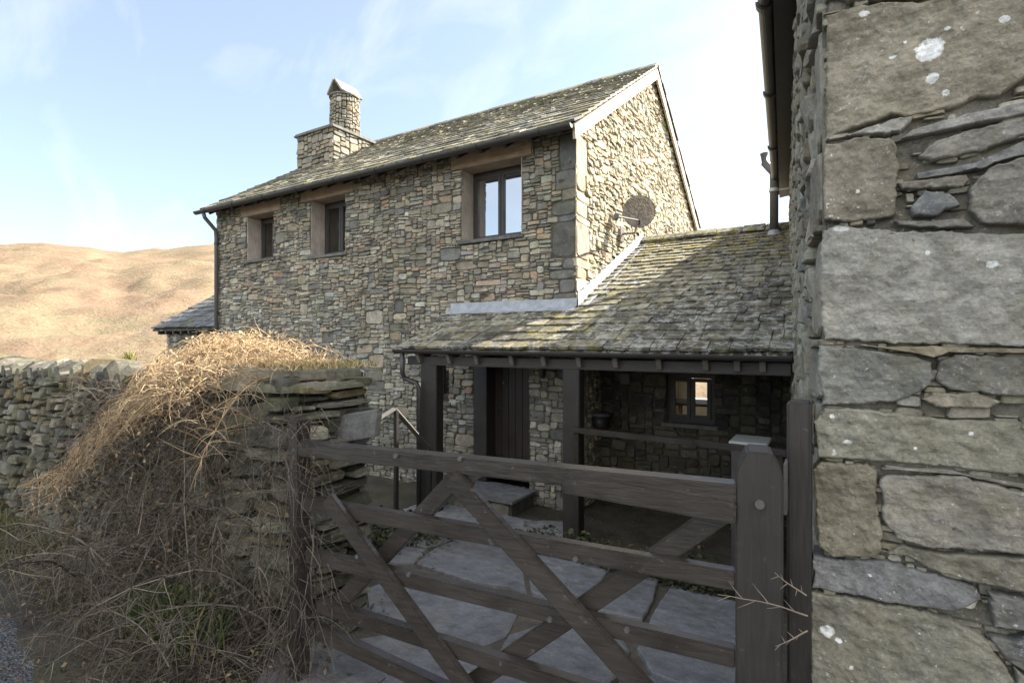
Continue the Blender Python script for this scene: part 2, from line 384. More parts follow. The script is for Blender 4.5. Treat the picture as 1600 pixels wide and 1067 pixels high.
def big_blob(mb, P, outline, prot, col, seed, spots=(), step=.0075, base=-.08, e=.006, rough=1.0):
    """a large block with an evenly meshed, weathered face"""
    n = len(outline); cx = sum(p[0] for p in outline)/n; cz = sum(p[1] for p in outline)/n
    rad = min(math.hypot(p[0]-cx, p[1]-cz) for p in outline)
    def face(x, z):
        a = vn(x*7, z*7, seed)*.016 + vn(x*19, z*21, seed+3)*.008 + vn(x*48, z*52, seed+5)*.0045 + vn(x*95, z*100, seed+6)*.0022
        fl = vn(x*9 + z*3, z*26, seed+8); a += .006*max(0, fl)        # flaked bedding
        return prot + a*rough
    def inset(k):
        out = []
        for i in range(n):
            a, b, c = outline[i-1], outline[i], outline[(i+1) % n]
            tx, tz = c[0]-a[0], c[1]-a[1]; L = math.hypot(tx, tz) + 1e-9; out.append((b[0] + sgn*(-tz/L)*k, b[1] + sgn*(tx/L)*k))
        return out
    area = sum(outline[i][0]*outline[(i+1)%n][1] - outline[(i+1)%n][0]*outline[i][1] for i in range(n)); sgn = 1 if area > 0 else -1
    e = min(e, rad*.3); r1 = inset(e*.35); r2 = inset(e)
    vs = [tuple(P(x, z, base)) for x, z in outline] + [tuple(P(x, z, face(x, z) - .012 - .004*vn(x*60, z*60, seed))) for x, z in outline] + [tuple(P(x, z, face(x, z) - .003)) for x, z in r1]
    fs = [(r*n+i, r*n+(i+1)%n, (r+1)*n+(i+1)%n, (r+1)*n+i) for r in (0, 1) for i in range(n)]
    pts = [Vector(p) for p in r2]; x0, x1 = min(p[0] for p in outline), max(p[0] for p in outline); z0, z1 = min(p[1] for p in outline), max(p[1] for p in outline)
    y = z0; k = 0
    while y < z1:
        x = x0 + (step/2 if k % 2 else 0)
        while x < x1: pts.append(Vector((x + U(-.2,.2)*step, y + U(-.2,.2)*step))); x += step
        y += step*.87; k += 1
    for sx, sz, sr, sq in spots:
        if not (x0 < sx < x1 and z0 < sz < z1): continue
        q = -sr*1.4
        while q < sr*1.4:
            w_ = -sr*1.4
            while w_ < sr*1.4: pts.append(Vector((sx + w_ + U(-1,1)*.0004, sz + q*sq + U(-1,1)*.0004))); w_ += .0035
            q += .0035/max(sq, .5)
    ov, oe, of, o_v, _, _ = delaunay_2d_cdt(pts, [(i, (i+1) % n) for i in range(n)], [], 1, 1e-5)
    m0 = len(vs); vs += [tuple(P(v.x, v.y, face(v.x, v.y))) for v in ov]
    used = {}
    for i, src in enumerate(o_v):
        for q in src:
            if q < n: used[q] = i
    fs += [tuple(m0 + i for i in f) for f in of]
    for i in range(n):
        a, b = used.get(i), used.get((i+1) % n)
        if a is not None and b is not None and a != b: fs.append((2*n+i, 2*n+(i+1)%n, m0+b, m0+a))
    cs = []
    for f in fs:
        if f[0] < m0 and len(f) == 4: cs.append(col); continue
        x = sum(ov[i-m0].x for i in f)/3; z = sum(ov[i-m0].y for i in f)/3; c = col
        if vn(x*55, z*55, seed+20) + .5*vn(x*140, z*140, seed+21) + .5*vn(x*6, z*6, seed+22) > .90: c = (.50,.50,.45)
        for sx, sz, sr, sq in spots:
            d = math.hypot(x-sx, (z-sz)/sq)/sr; w_ = 1 + .22*vn(x*70, z*70, 3) + .16*vn(x*200, z*200, 4)
            if d < w_: c = (.74,.755,.745) if d < w_*.85 else (.58,.59,.56)
        cs.append(c)
    b = len(mb.v); mb.v.extend(vs); mb.f.extend([tuple(i + b for i in f) for f in fs]); mb.c.extend(cs)
def stone_outline(x, z, w, h, n=14, gap=0.007, skew=0.14, warp=0.022):
    hw = w/2 - gap * U(.5, 1.5); hh = h/2 - gap * U(.5, 1.5); ex = U(3.0, 9); m = min(w, h)
    k = [(U(-1,1)*skew*m, U(-1,1)*skew*m*.8) for _ in range(4)]; out = []
    a0 = U(0, .4)
    for i in range(n):
        a = 2*math.pi*(i + a0)/n; c, s = math.cos(a), math.sin(a)
        px = math.copysign(abs(c)**(2/ex), c); pz = math.copysign(abs(s)**(2/ex), s); j = 1 + U(-.06, .04)
        fx, fz = (px+1)/2, (pz+1)/2
        dx = (k[0][0]*(1-fx)+k[1][0]*fx)*(1-fz) + (k[2][0]*(1-fx)+k[3][0]*fx)*fz
        dz = (k[0][1]*(1-fx)+k[1][1]*fx)*(1-fz) + (k[2][1]*(1-fx)+k[3][1]*fx)*fz
        X = x + w/2 + px*hw*j + dx*.5; Z = z + h/2 + pz*hh*j + dz*.5
        X2 = X + warp*vn(X*1.7, Z*2.2, 1.3); Z2 = Z + warp*1.2*vn(X*1.5, Z*1.3, 7.7)
        out.append((X2, Z2))
    return out
def pick(pal):
    r = R_() * sum(p[0] for p in pal)
    for wgt, c in pal:
        r -= wgt
        if r <= 0: break
    k = U(.78, 1.22); return (c[0]*k*U(.95,1.05), c[1]*k, c[2]*k*U(.93,1.07))
def masonry(mb, P, Wd, Hd, inside, pal, cu=.04, cz=.03, wr=(3, 9), hr=(2, 5), prot=(.012, .035), n=14, gap=.007, blocks=(), bpal=None, rough=1.0, rings=3, keep=1.0,
            mortar=(.075, .066, .052), back=True, backd=-.012, warp=.022, palf=None, skew=.14):
    rects, solid = pack(Wd, Hd, cu, cz, wr, hr, inside, blocks)
    for i, (x, z, w, h, big) in enumerate(rects):
        if keep < 1 and R_() > keep: continue
        o = stone_outline(x, z, w, h, n, gap, .09 if big else skew, warp)
        p = palf(x, z) if palf else pal
        blob(mb, P, o, U(*prot)*(.55 if big else 1), pick((bpal(x, w) if callable(bpal) else bpal) if big and bpal else p), i * 1.37, rough*(.6 if big else 1), rings=rings)
    if back:
        for j, row in enumerate(solid):
            i = 0
            while i < len(row):
                if not row[i]: i += 1; continue
                k = i
                while k < len(row) and row[k]: k += 1
                z0, z1 = j*cz, (j+1)*cz
                mb.add([tuple(P(i*cu, z0, backd)), tuple(P(k*cu, z0, backd)), tuple(P(k*cu, z1, backd)), tuple(P(i*cu, z1, backd))], [(0,1,2,3)], mortar)
                i = k
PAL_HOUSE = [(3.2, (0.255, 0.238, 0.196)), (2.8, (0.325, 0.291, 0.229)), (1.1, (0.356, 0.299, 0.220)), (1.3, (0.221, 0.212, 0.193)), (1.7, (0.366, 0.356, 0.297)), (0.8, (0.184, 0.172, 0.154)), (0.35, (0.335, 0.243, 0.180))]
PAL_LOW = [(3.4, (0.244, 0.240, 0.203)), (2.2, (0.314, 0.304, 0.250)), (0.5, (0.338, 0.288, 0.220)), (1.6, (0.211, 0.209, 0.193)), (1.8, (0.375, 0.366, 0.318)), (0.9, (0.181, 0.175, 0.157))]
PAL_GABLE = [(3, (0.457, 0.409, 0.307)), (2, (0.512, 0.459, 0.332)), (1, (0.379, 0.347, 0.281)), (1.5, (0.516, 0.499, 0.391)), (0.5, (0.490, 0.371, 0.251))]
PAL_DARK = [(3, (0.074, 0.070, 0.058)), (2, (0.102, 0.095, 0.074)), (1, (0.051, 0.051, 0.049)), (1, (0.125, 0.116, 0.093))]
PAL_SLAB0 = [(2, (0.209, 0.204, 0.181)), (1, (0.266, 0.246, 0.205))]
PAL_SLAB = [(2, (0.164, 0.164, 0.152)), (1, (0.205, 0.197, 0.168)), (0.6, (0.139, 0.139, 0.135))]
PAL_DRY = [(3, (0.122, 0.115, 0.089)), (2, (0.091, 0.088, 0.078)), (2, (0.181, 0.170, 0.135)), (1, (0.132, 0.108, 0.064)), (1, (0.066, 0.062, 0.051))]

# ------------------------------------------------------------------ slated roofs
def slates(mb, P, Wd, L, g0, g1, wr, th, pal, left=None, right=None, hide=None):
    """courses of random-width slates; P(x along eave, s up the slope, d off the plane)"""
    s = 0.0; k = 0
    while s < L - .03:
        f = s / L; g = min(g0 + (g1 - g0) * f + U(-.01, .01), L - s + .02)
        x = (left(s) if left else 0.0) - U(0, .02); xe = right(s) if right else Wd
        while x < xe - .02:
            w = min(U(*wr) * (1 - .25 * f), xe - x + .01)
            if xe - (x + w) < .06: w = xe - x
            if not (hide and hide(x + w/2, s)):
                t = th * U(.7, 1.4); lift = U(.001, .010); gp = U(.001, .006); ss = s + U(-.014, .010); top = s + g * 1.35
                x0, x1 = x + gp, x + w - gp; m = 4
                lo = [(x0 + (x1-x0)*i/m, ss + U(-.007, .007) + (.012 if i in (0, m) and R_() < .4 else 0)) for i in range(m+1)]
                vs = [tuple(P(a, b, t + lift + .016)) for a, b in lo] + [tuple(P(a, b, lift + .004)) for a, b in lo]
                vs += [tuple(P(x0 + (x1-x0)*i/m, top, t*.9)) for i in range(m+1)] + [tuple(P(x0, top, -.01)), tuple(P(x1, top, -.01))]
                fs = []
                for i in range(m):
                    fs.append((i, i+1, 2*m+2+i+1, 2*m+2+i)); fs.append((i+1, i, m+1+i, m+1+i+1))
                fs.append((0, 2*m+2, 3*m+3, m+1)); fs.append((m, 2*m+1, 3*m+4, 3*m+2))
                mb.add(vs, fs, pick(pal))
            x += w
        s += g; k += 1
PAL_SLATE = [(3, (0.191, 0.180, 0.139)), (2, (0.254, 0.234, 0.175)), (1, (0.134, 0.126, 0.103)), (1, (0.305, 0.270, 0.186))]

# ================================================================== SETTING: ground, path, hills
def ground_z(u, v):
    if v < 1.6: z = -1.55
    elif v < 4.5: z = -1.55 - .18 * (v - 1.6)
    elif v < 5.0: z = -2.072 - .456 * (v - 4.5)
    else: z = -2.30
    if u < -3.5 and v > 2.0:      # the garden behind the wall stays a little higher
        k = min(1, (-3.5 - u) / .8) * max(0, min(1, (4.9 - v) / 1.2)); z = z * (1 - k) + (-1.55) * k
    return z
def build_ground():
    mb = MB()
    def ax(a, b, n): return [a + (b-a)*i/n for i in range(n+1)]
    xs = [-3000, -800, -250, -90, -40, -20] + ax(-13, 4, 85) + [8, 20, 60, 250, 800, 3000]
    ys = [-3000, -800, -200, -50, -15, -5] + ax(-2, 7.6, 60) + [9, 12, 16, 24, 40, 80, 160, 400, 1200, 3000]
    for y in ys:
        for x in xs:
            z = ground_z(x, y)
            if y > 16: z -= min(45, (y - 16) * .28)
            if x < -20 and y > -5: z = min(z, -2 - min(45, (-20 - x) * .2))
            if -13 <= x <= 4 and -2 <= y <= 7.6: z += .012 * vn(x*2.2, y*2.2) + .006 * vn(x*7, y*7)
            mb.v.append((x, y, z))
    nx = len(xs)
    for j in range(len(ys)-1):
        for i in range(nx-1):
            mb.f.append((j*nx+i, j*nx+i+1, (j+1)*nx+i+1, (j+1)*nx+i)); mb.c.append((.1,.1,.1))
    m, t, b = new_mat('earth_and_grass', 0.95)
    co = nd(t, 'ShaderNodeTexCoord').outputs['Object']
    c = mixc(t, ramp(t, tnoise(t, co, 3, 7, .65), .4, .6), (.040, .034, .027), (.085, .073, .05))
    c = mixc(t, ramp(t, tnoise(t, co, 24, 8, .7), .5, .62, 0, .7), c, (.035, .030, .022))
    c = mixc(t, ramp(t, tnoise(t, co, .8, 4), .5, .62, 0, .6), c, (.06, .062, .03))
    t.links.new(c, b.inputs['Base Color']); bump(t, b, tnoise(t, co, 40, 6, .7), .9, .02)
    tag(mb.build('ground', m, None, True), kind='structure')
    # the lane in front: dark tarmac with loose grey chippings
    mb = MB(); n = 40; pts = []
    for i in range(n + 1):
        u = -9 + 12 * i / n; e = 1.02 + .16 * vn(u * .9, 3) + .07 * vn(u * 4, 5) + (.45 if u > -1.95 else 0)
        pts.append((u, e))
    for (u, e) in pts: mb.v += [(u, -6, -1.530), (u, e - .2, -1.528), (u, e, -1.560)]
    for i in range(n):
        for k in (0, 1): mb.f.append((i*3+k, i*3+3+k, i*3+4+k, i*3+1+k)); mb.c.append((.1,.1,.1))
    m, t, b = new_mat('tarmac_chippings', 0.85)
    co = nd(t, 'ShaderNodeTexCoord').outputs['Object']
    vo = nd(t, 'ShaderNodeTexVoronoi'); vo.inputs['Scale'].default_value = 95; t.links.new(co, vo.inputs['Vector'])
    hs = nd(t, 'ShaderNodeSeparateColor'); t.links.new(vo.outputs['Color'], hs.inputs[0])
    c = mixc(t, ramp(t, hs.outputs[0], .1, .95), (.030, .032, .036), (.17, .18, .20))
    c = mixc(t, ramp(t, tnoise(t, co, 6, 6, .7), .5, .64, 0, .75), c, (.05, .042, .032))
    t.links.new(c, b.inputs['Base Color']); bump(t, b, vo.outputs['Distance'], 1.0, .012)
    tag(mb.build('road', m), kind='structure')
build_ground()

def build_path():
    """slate flags of the sloping path, joints between them"""
    def G(x, y):      # a point of the enlarged view of the path -> the slope
        d = ray(430 + x / 1.951, 650 + y / 1.951)
        k = -1.55 / d.z
        if d.y * k > 1.6: k = (-1.55 + .18 * 1.6) / (d.z + .18 * d.y)
        return (d.x * k, d.y * k)
    polys = [[(425,343),(560,360),(530,390),(470,416),(388,400)], [(350,440),(388,408),(456,420),(422,462),(345,458)],
        [(482,424),(545,392),(572,368),(700,392),(790,448),(752,478),(764,548),(600,520),(432,466)],
        [(806,424),(900,448),(1025,470),(955,556),(882,606),(784,556),(774,480)],
        [(1045,482),(1168,512),(1146,580),(1118,640),(960,608),(905,602),(965,560)],
        [(1212,524),(1400,575),(1440,590),(1440,750),(1400,735),(1142,650),(1170,590)],
        [(250,562),(362,500),(600,540),(738,606),(698,690),(560,738),(382,690),(288,622)],
        [(722,690),(862,632),(1050,690),(1075,735),(1060,800),(1000,850),(822,832),(655,790)],
        [(1150,664),(1400,748),(1480,775),(1480,930),(1150,806),(1112,730)],
        [(262,705),(330,690),(480,722),(640,766),(580,850),(400,850),(300,800)],
        [(28,722),(168,690),(330,766),(356,804),(262,880),(-60,880),(-30,790)],
        [(642,806),(820,848),(1000,868),(990,1050),(560,1050),(590,880)],
        [(1020,864),(1075,812),(1120,800),(1480,945),(1480,1100),(1010,1060)],
        [(280,890),(372,812),(400,862),(570,866),(540,1050),(200,1050)],
        [(575,352),(720,330),(800,395),(790,432),(705,382)], [(815,415),(800,330),(900,340),(1010,430),(1020,460),(905,438)]]
    mb = MB()
    for pi, pl in enumerate(polys):
        P2 = [G(*p) for p in pl]; n = len(P2); out = []
        cx = sum(p[0] for p in P2)/n; cy = sum(p[1] for p in P2)/n
        for i in range(n):
            a, b = P2[i], P2[(i+1) % n]
            m = max(2, int(math.hypot(b[0]-a[0], b[1]-a[1]) / .06))
            for k in range(m):
                f = k/m; x = a[0]+(b[0]-a[0])*f; y = a[1]+(b[1]-a[1])*f
                j = .014 * vn(x*9, y*9, pi) + .007 * vn(x*31, y*31, pi); L = math.hypot(x-cx, y-cy)
                j += .016; out.append((x + (x-cx)/L*j, y + (y-cy)/L*j))
        def P(x, y, d): return Vector((x, y, ground_z(-1, y) + .004 + d))
        k = U(.85, 1.15); blob(mb, P, out, .040 + U(-.006, .008), (.20*k, .203*k, .208*k), pi*3.1, .6, rings=7, base=-.05, inset=.012)
    nb = 24
    for jv in range(nb):      # sandy bedding between the flags
        va, vb = 1.2 + 3.35*jv/nb, 1.2 + 3.35*(jv+1)/nb
        ul = lambda v: -2.1 - .55*max(0, v-1.6)
        mb.add([(ul(va), va, ground_z(-1, va)+.024), (-.02, va, ground_z(-1, va)+.024), (-.02, vb, ground_z(-1, vb)+.024), (ul(vb), vb, ground_z(-1, vb)+.024)], [(0,1,2,3)], (.115,.098,.076))
    # the slab at the foot of the doorstep
    def P(x, y, d): return Vector((x, y, -2.30 + d))
    for (x0, y0, x1, y1) in ((-4.55, 5.15, -3.72, 5.78), (-3.68, 5.02, -2.95, 5.80), (-4.9, 4.95, -4.6, 5.75)):
        o = [(x0, y0), ((x0+x1)/2, y0-.03), (x1, y0+.02), (x1+.02, (y0+y1)/2), (x1, y1), ((x0+x1)/2, y1), (x0, y1), (x0-.03, (y0+y1)/2)]
        blob(mb, P, o, .045, (.22, .23, .245), x0, .4, rings=3, inset=.012)
    tag(mb.build('path', M['flag'], None, False), kind='structure')
build_path()

def build_hill():
    """the fell across the valley, its skyline as the photograph shows it"""
    mb = MB(); sky = [(-900, 390), (-300, 385), (0, 381), (60, 379), (130, 386), (190, 393), (250, 388), (335, 383), (520, 372), (800, 400), (1100, 430), (1500, 420), (2600, 420)]
    def sky_y(px):
        for (a, ya), (b, yb) in zip(sky, sky[1:]):
            if px <= b: f = (px-a)/(b-a); f = f*f*(3-2*f); return ya + (yb-ya)*f
        return 420
    na, nr = 260, 90
    pxs = [-900 + 3300 * i / na for i in range(na+1)]
    for j in range(nr + 1):
        f = j / nr; dist = 170 + 830 * f
        for px in pxs:
            d = ray(px, 533.5); d = d / F_PX
            H = (533.5 - sky_y(px)) / F_PX * 920
            k = min(1, dist - 170 and (dist - 170) / 750); s = k ** 1.05
            p = d * dist; z = -34 + (H + 34) * s
            if dist > 920: z = H - (dist - 920) * .12
            a = min(1, f * 3) * (1 - .75 * max(0, min(1, (dist - 760) / 160)))
            z += a * (9 * vn(p.x/120, p.y/120, 2) + 9 * vn(p.x/45, p.y/45, 5) + 4.2 * vn(p.x/16, p.y/16, 8)) + 1.3 * vn(px/14, f*50, 3) + .7 * vn(px/5, f*90, 6)
            mb.v.append((p.x, p.y, z))
    for j in range(nr):
        for i in range(na): mb.f.append((j*(na+1)+i, j*(na+1)+i+1, (j+1)*(na+1)+i+1, (j+1)*(na+1)+i)); mb.c.append((.3,.3,.3))
    m, t, b = new_mat('fell_grass', 0.95); b.inputs['Specular IOR Level'].default_value = .1
    co = nd(t, 'ShaderNodeTexCoord').outputs['Object']
    mpn = nd(t, 'ShaderNodeMapping'); mpn.inputs['Scale'].default_value = (.010, .010, .028); t.links.new(co, mpn.inputs['Vector']); cs = mpn.outputs['Vector']
    c = mixc(t, ramp(t, tnoise(t, cs, 1.2, 8, .62, .6), .40, .60), (.25, .20, .13), (.235, .165, .115))
    c = mixc(t, ramp(t, tnoise(t, cs, 2.6, 8, .65, .8), .50, .66, 0, .7), c, (.20, .185, .11))
    c = mixc(t, ramp(t, tnoise(t, cs, 3.3, 9, .72, 1.2), .50, .60, 0, .75), c, (.20, .135, .09))
    c = mixc(t, ramp(t, tnoise(t, cs, 9, 8, .75, .4), .52, .62, 0, .7), c, (.20, .155, .105))
    c = mixc(t, ramp(t, tnoise(t, cs, 34, 6, .75), .52, .66, 0, .5), c, (.17, .135, .09))
    c = mixc(t, ramp(t, tnoise(t, cs, 12, 9, .78), .60, .65, 0, .85), c, (.11, .10, .09))
    t.links.new(c, b.inputs['Base Color']); bump(t, b, tnoise(t, cs, 22, 8, .7), .7, 4.0)
    tag(mb.build('hill', m, None, True), kind='structure')
build_hill()

# ================================================================== COTTAGE
FV = 6.5; HL, HR = -11.52, -2.94; HD = 7.0; GZ = -2.42; EZ = 2.96; PITCH = .634; RV = FV + HD/2; RZ = EZ + PITCH*HD/2
house = empty('stone_cottage', (-7.2, 10.0, GZ), 'two-storey rubble stone cottage with a mossy slate roof and a sunlit gable end', 'house')
WIN = {'near': (-4.87, -3.79, 1.54, 2.65), 'mid': (-8.40, -7.43, 1.60, 2.65), 'far': (-10.43, -9.51, 1.68, 2.60), 'low': (-5.62, -5.09, -.95, -.12)}
LINT = {'near': (-5.05, -3.60, 2.65, 2.91), 'mid': (-8.66, -7.22, 2.65, 2.89), 'far': (-10.62, -9.28, 2.60, 2.82)}
DOOR = (-4.61, -3.65, -2.08, .0)
def front_wall():
    holes = list(WIN.values()) + list(LINT.values()) + [DOOR] + [(w[0], w[1], w[2] - .06, w[2]) for k, w in WIN.items()]
    def inside(x, z):
        u = HL + x; zz = GZ + z
        return not any(a < u < b and c < zz < d for a, b, c, d in holes)
    blocks = []; z = 0.0; i = 0; Wd = HR - HL
    random.seed(31)
    qh = []
    while z < EZ - GZ - .1:
        h = random.choice((.10, .14, .20, .28, .36, .48)); w = (.20, .36, .26, .44)[i % 4] * U(.8, 1.1)
        blocks.append((Wd - w, z, w, h)); qh.append((z, h)); z += h; i += 1
    for _ in range(130):
        blocks.append((U(.2, Wd - 1), U(0, 5.0), U(.14, .46), U(.07, .24)))
    mb = MB()
    def palf(x, z):
        k = z/5.4 + .25*(x/8.6) + .35*vn(x*.7, z*.7, 4)
        return PAL_HOUSE if k > .62 else PAL_LOW
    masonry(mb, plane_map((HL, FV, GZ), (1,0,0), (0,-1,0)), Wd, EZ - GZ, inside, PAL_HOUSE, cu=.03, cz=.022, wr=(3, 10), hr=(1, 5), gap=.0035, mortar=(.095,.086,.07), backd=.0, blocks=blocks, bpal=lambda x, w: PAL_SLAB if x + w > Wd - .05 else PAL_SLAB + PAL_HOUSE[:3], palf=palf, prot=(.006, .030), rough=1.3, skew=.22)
    mb.build('front_wall', M['rubble'], house)
    mb = MB()
    gb = [(0, z0, U(.25, .55), h) for z0, h in qh]
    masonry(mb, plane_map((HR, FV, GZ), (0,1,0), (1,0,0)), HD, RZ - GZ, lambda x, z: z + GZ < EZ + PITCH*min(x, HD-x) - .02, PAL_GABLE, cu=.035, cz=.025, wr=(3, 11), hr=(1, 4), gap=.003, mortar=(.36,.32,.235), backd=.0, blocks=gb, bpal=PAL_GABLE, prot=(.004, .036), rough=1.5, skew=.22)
    mb.build('gable_wall', M['rubble'], house)
    mb = MB()
    masonry(mb, plane_map((HL, FV + HD, GZ), (0,-1,0), (-1,0,0)), HD, RZ - GZ, lambda x, z: z + GZ < EZ + PITCH*min(x, HD-x) - .02, PAL_LOW, cu=.06, cz=.05, wr=(3, 9), hr=(2, 5), n=10, rings=2, prot=(.02, .06))
    mb.build('gable_wall', M['rubble'], house)
    mb = MB()
    masonry(mb, plane_map((HR, FV + HD, GZ), (-1,0,0), (0,1,0)), Wd, EZ - GZ, lambda x, z: True, PAL_HOUSE, cu=.08, cz=.06, wr=(3, 9), hr=(2, 5), n=8, rings=1)
    mb.build('rear_wall', M['rubble'], house)
front_wall()

def window(parent, w, lint=None, mullion=True, pane='pane', depth=.32, V=FV, lit=False, sill='stone'):
    a, b, c, d = w; fv = V + depth
    fr = MB(); t = .055
    for x0, x1, z0, z1 in ((a, a+t, c, d), (b-t, b, c, d), (a+t, b-t, c, c+t), (a+t, b-t, d-t, d)): fr.box((x0, fv, z0), (x1, fv+.07, z1))
    f = fr.build('window', M['frame'], parent, bev=.003)
    xs = [a+t, (a+b)/2, b-t] if mullion else [a+t, b-t]
    for x0, x1 in zip(xs, xs[1:]):
        def casement(m, x0=x0, x1=x1):
            s = .052; y0, y1 = fv-.022, fv+.045
            for p in ((x0+.004, x0+s, c+t+.004, d-t-.004), (x1-s, x1-.004, c+t+.004, d-t-.004), (x0+s, x1-s, c+t+.004, c+t+s), (x0+s, x1-s, d-t-s, d-t-.004)): m.box((p[0], y0, p[2]), (p[1], y1, p[3]))
        part('casement', M['frame'], f, casement, .003)
        part('pane', M[pane], f, lambda m: m.box((x0+.05, fv+.012, c+t+.05), (x1-.05, fv+.018, d-t-.05)), 0)
    if depth <= .2:
        part('surround', M['frame'], f, lambda m: [m.box(p, q) for p, q in (((a-.07, fv+.01, c-.05), (a-.001, fv+.06, d+.06)), ((b+.001, fv+.01, c-.05), (b+.07, fv+.06, d+.06)), ((a-.001, fv+.01, d+.001), (b+.001, fv+.06, d+.06)))], 0)
    if lint:
        la, lb, lc, ld = lint
        part('lintel', M['oak'], f, lambda m: m.box((la, V-.03, lc), (lb, V+.31, ld)), .012)
    def jb(x0, x1): part('jamb', M['jamb'], f, lambda m: m.box((x0, V+.012, c), (x1, fv-.001, d)), .004)
    if depth > .2:
        jb(a-.03, a+.012); jb(b-.012, b+.03)
    part('sill', M['oak'] if sill == 'wood' else M['flag'], f, lambda m: m.box((a-.05, V-.05, c-.055), (b+.05, fv+.02, c-.002), (.15,.15,.14)), .006)
    return f
window(house, WIN['near'], LINT['near'])
window(house, WIN['mid'], LINT['mid'], pane='pane_room'); window(house, WIN['far'], LINT['far'], pane='pane_room')
window(house, WIN['low'], None, True, 'pane_dim', .14)
def curtain(w, side):
    def f(m):
        n = 40; x0 = w[0]+.03 if side < 0 else w[1]-.03 - .27; vs = []
        for i in range(n+1):
            x = x0 + .27*i/n; y = FV+.50 + .022*math.sin(i*1.05) + .006*vn(i*.4, 2)
            vs += [(x, y, w[2]-.1), (x, y, w[3]+.02)]
        m.add(vs, [(2*i, 2*i+2, 2*i+3, 2*i+1) for i in range(n)])
    part('curtain', M['curtain'], house, f, 0, True)
for k in ('mid', 'far'):
    for sd_ in (-1, 1): curtain(WIN[k], sd_)
part('inner_wall', M['mortar'], house, lambda m: m.box((HL+.3, FV+.75, GZ), (HR-.3, FV+.80, EZ-.1)), 0)

# door
dr = part('door', M['door'], house, lambda m: [m.box((-4.37 + i*.121, FV+.20, -2.07), (-4.37 + (i+1)*.121 - .006, FV+.245, -.06)) for i in range(6)], .004)
part('door_frame', M['timber'], dr, lambda m: (m.box((-4.61, FV-.03, -2.08), (-4.375, FV+.26, -.0)), m.box((-3.655, FV+.02, -2.08), (-3.60, FV+.26, -.0)), m.box((-4.375, FV+.02, -.055), (-3.655, FV+.26, .0))), .006)
part('handle', M['iron'], dr, lambda m: (m.box((-4.33, FV+.185, -1.12), (-4.29, FV+.199, -.92)), m.tube([(-4.31, FV+.19, -1.0), (-4.31, FV+.14, -1.0), (-4.21, FV+.14, -1.0)], .009, 8)), 0)
part('knocker', M['pipe'], dr, lambda m: m.tube([(-4.20, FV+.19, -.62), (-4.20, FV+.17, -.62)], .022, 10), 0)

def house_roof():
    mb = MB(); L = math.hypot(HD/2 + .30, (HD/2 + .30)*PITCH); n = Vector((0, -PITCH, 1)).normalized(); b = Vector((0, 1, PITCH)).normalized()
    x0, x1 = HL - .15, HR + .13; v0 = FV - .30
    slates(mb, plane_map((x0, v0, EZ - .30*PITCH + .06), (1,0,0), n, b), x1 - x0, L, .27, .15, (.16, .42), .018, PAL_SLATE)
    n2 = Vector((0, PITCH, 1)).normalized(); b2 = Vector((0, -1, PITCH)).normalized()
    slates(mb, plane_map((x1, FV + HD + .30, EZ - .30*PITCH + .06), (-1,0,0), n2, b2), x1 - x0, L, .30, .2, (.25, .5), .018, PAL_SLATE)
    # boarding under the slates and the ridge stones
    for sgn, vv in ((1, v0), (-1, FV + HD + .30)):
        a = Vector((x0+.02, vv, EZ - .30*PITCH + .035)); c = Vector((x0+.02, RV, RZ + .035))
        w = Vector((x1 - x0 - .04, 0, 0)); dn = Vector((0, 0, -.05))
        mb.add([tuple(p) for p in (a, a+w, c+w, c, a+dn, a+w+dn, c+w+dn, c+dn)], [(0,1,2,3),(7,6,5,4),(0,4,5,1),(1,5,6,2),(3,7,4,0)], (.06,.05,.045))
    x = x0
    while x < x1:
        w = U(.32, .5); w = min(w, x1 - x); h = U(.0, .015)
        for sg in (-1, 1):
            p = [(x+.004, RV, RZ+.135+h), (x+w-.004, RV, RZ+.135+h), (x+w-.004, RV+sg*.17, RZ+.015+h), (x+.004, RV+sg*.17, RZ+.015+h)]
            q = [(a, b_, c-.035) for a, b_, c in p]
            mb.add(p + q, [(0,1,2,3),(7,6,5,4),(0,4,5,1),(1,5,6,2),(2,6,7,3),(3,7,4,0)], pick(PAL_SLATE))
        x += w
    roof = mb.build('roof', M['slate'], house)
    # sunlit barge boards along the gable, one per slope
    for sg in (-1, 1):
        y0 = RV + sg*(HD/2 + .28); z0 = EZ - .28*PITCH
        def bb(m):
            p = [(HR+.075, y0, z0+.02), (HR+.075, RV + sg*.002, RZ+.02), (HR+.075, RV + sg*.002, RZ-.18), (HR+.075, y0 - sg*.02, z0-.16)]
            q = [(HR+.115, b_, c) for a, b_, c in p]
            m.add(p + q, [(0,1,2,3),(7,6,5,4),(0,4,5,1),(1,5,6,2),(2,6,7,3),(3,7,4,0)])
        part('barge_board', M['barge'], roof, bb, .004)
    # rafter feet under the eave
    for i in range(21):
        u = HL + .15 + i*.414
        part('rafter_end', M['timber'], roof, lambda m: m.beam((u, FV-.27, EZ-.30*PITCH-.035+.02), (u, FV+.05, EZ-.30*PITCH-.035+.02+.32*PITCH), .09, .06), .004)
house_roof()
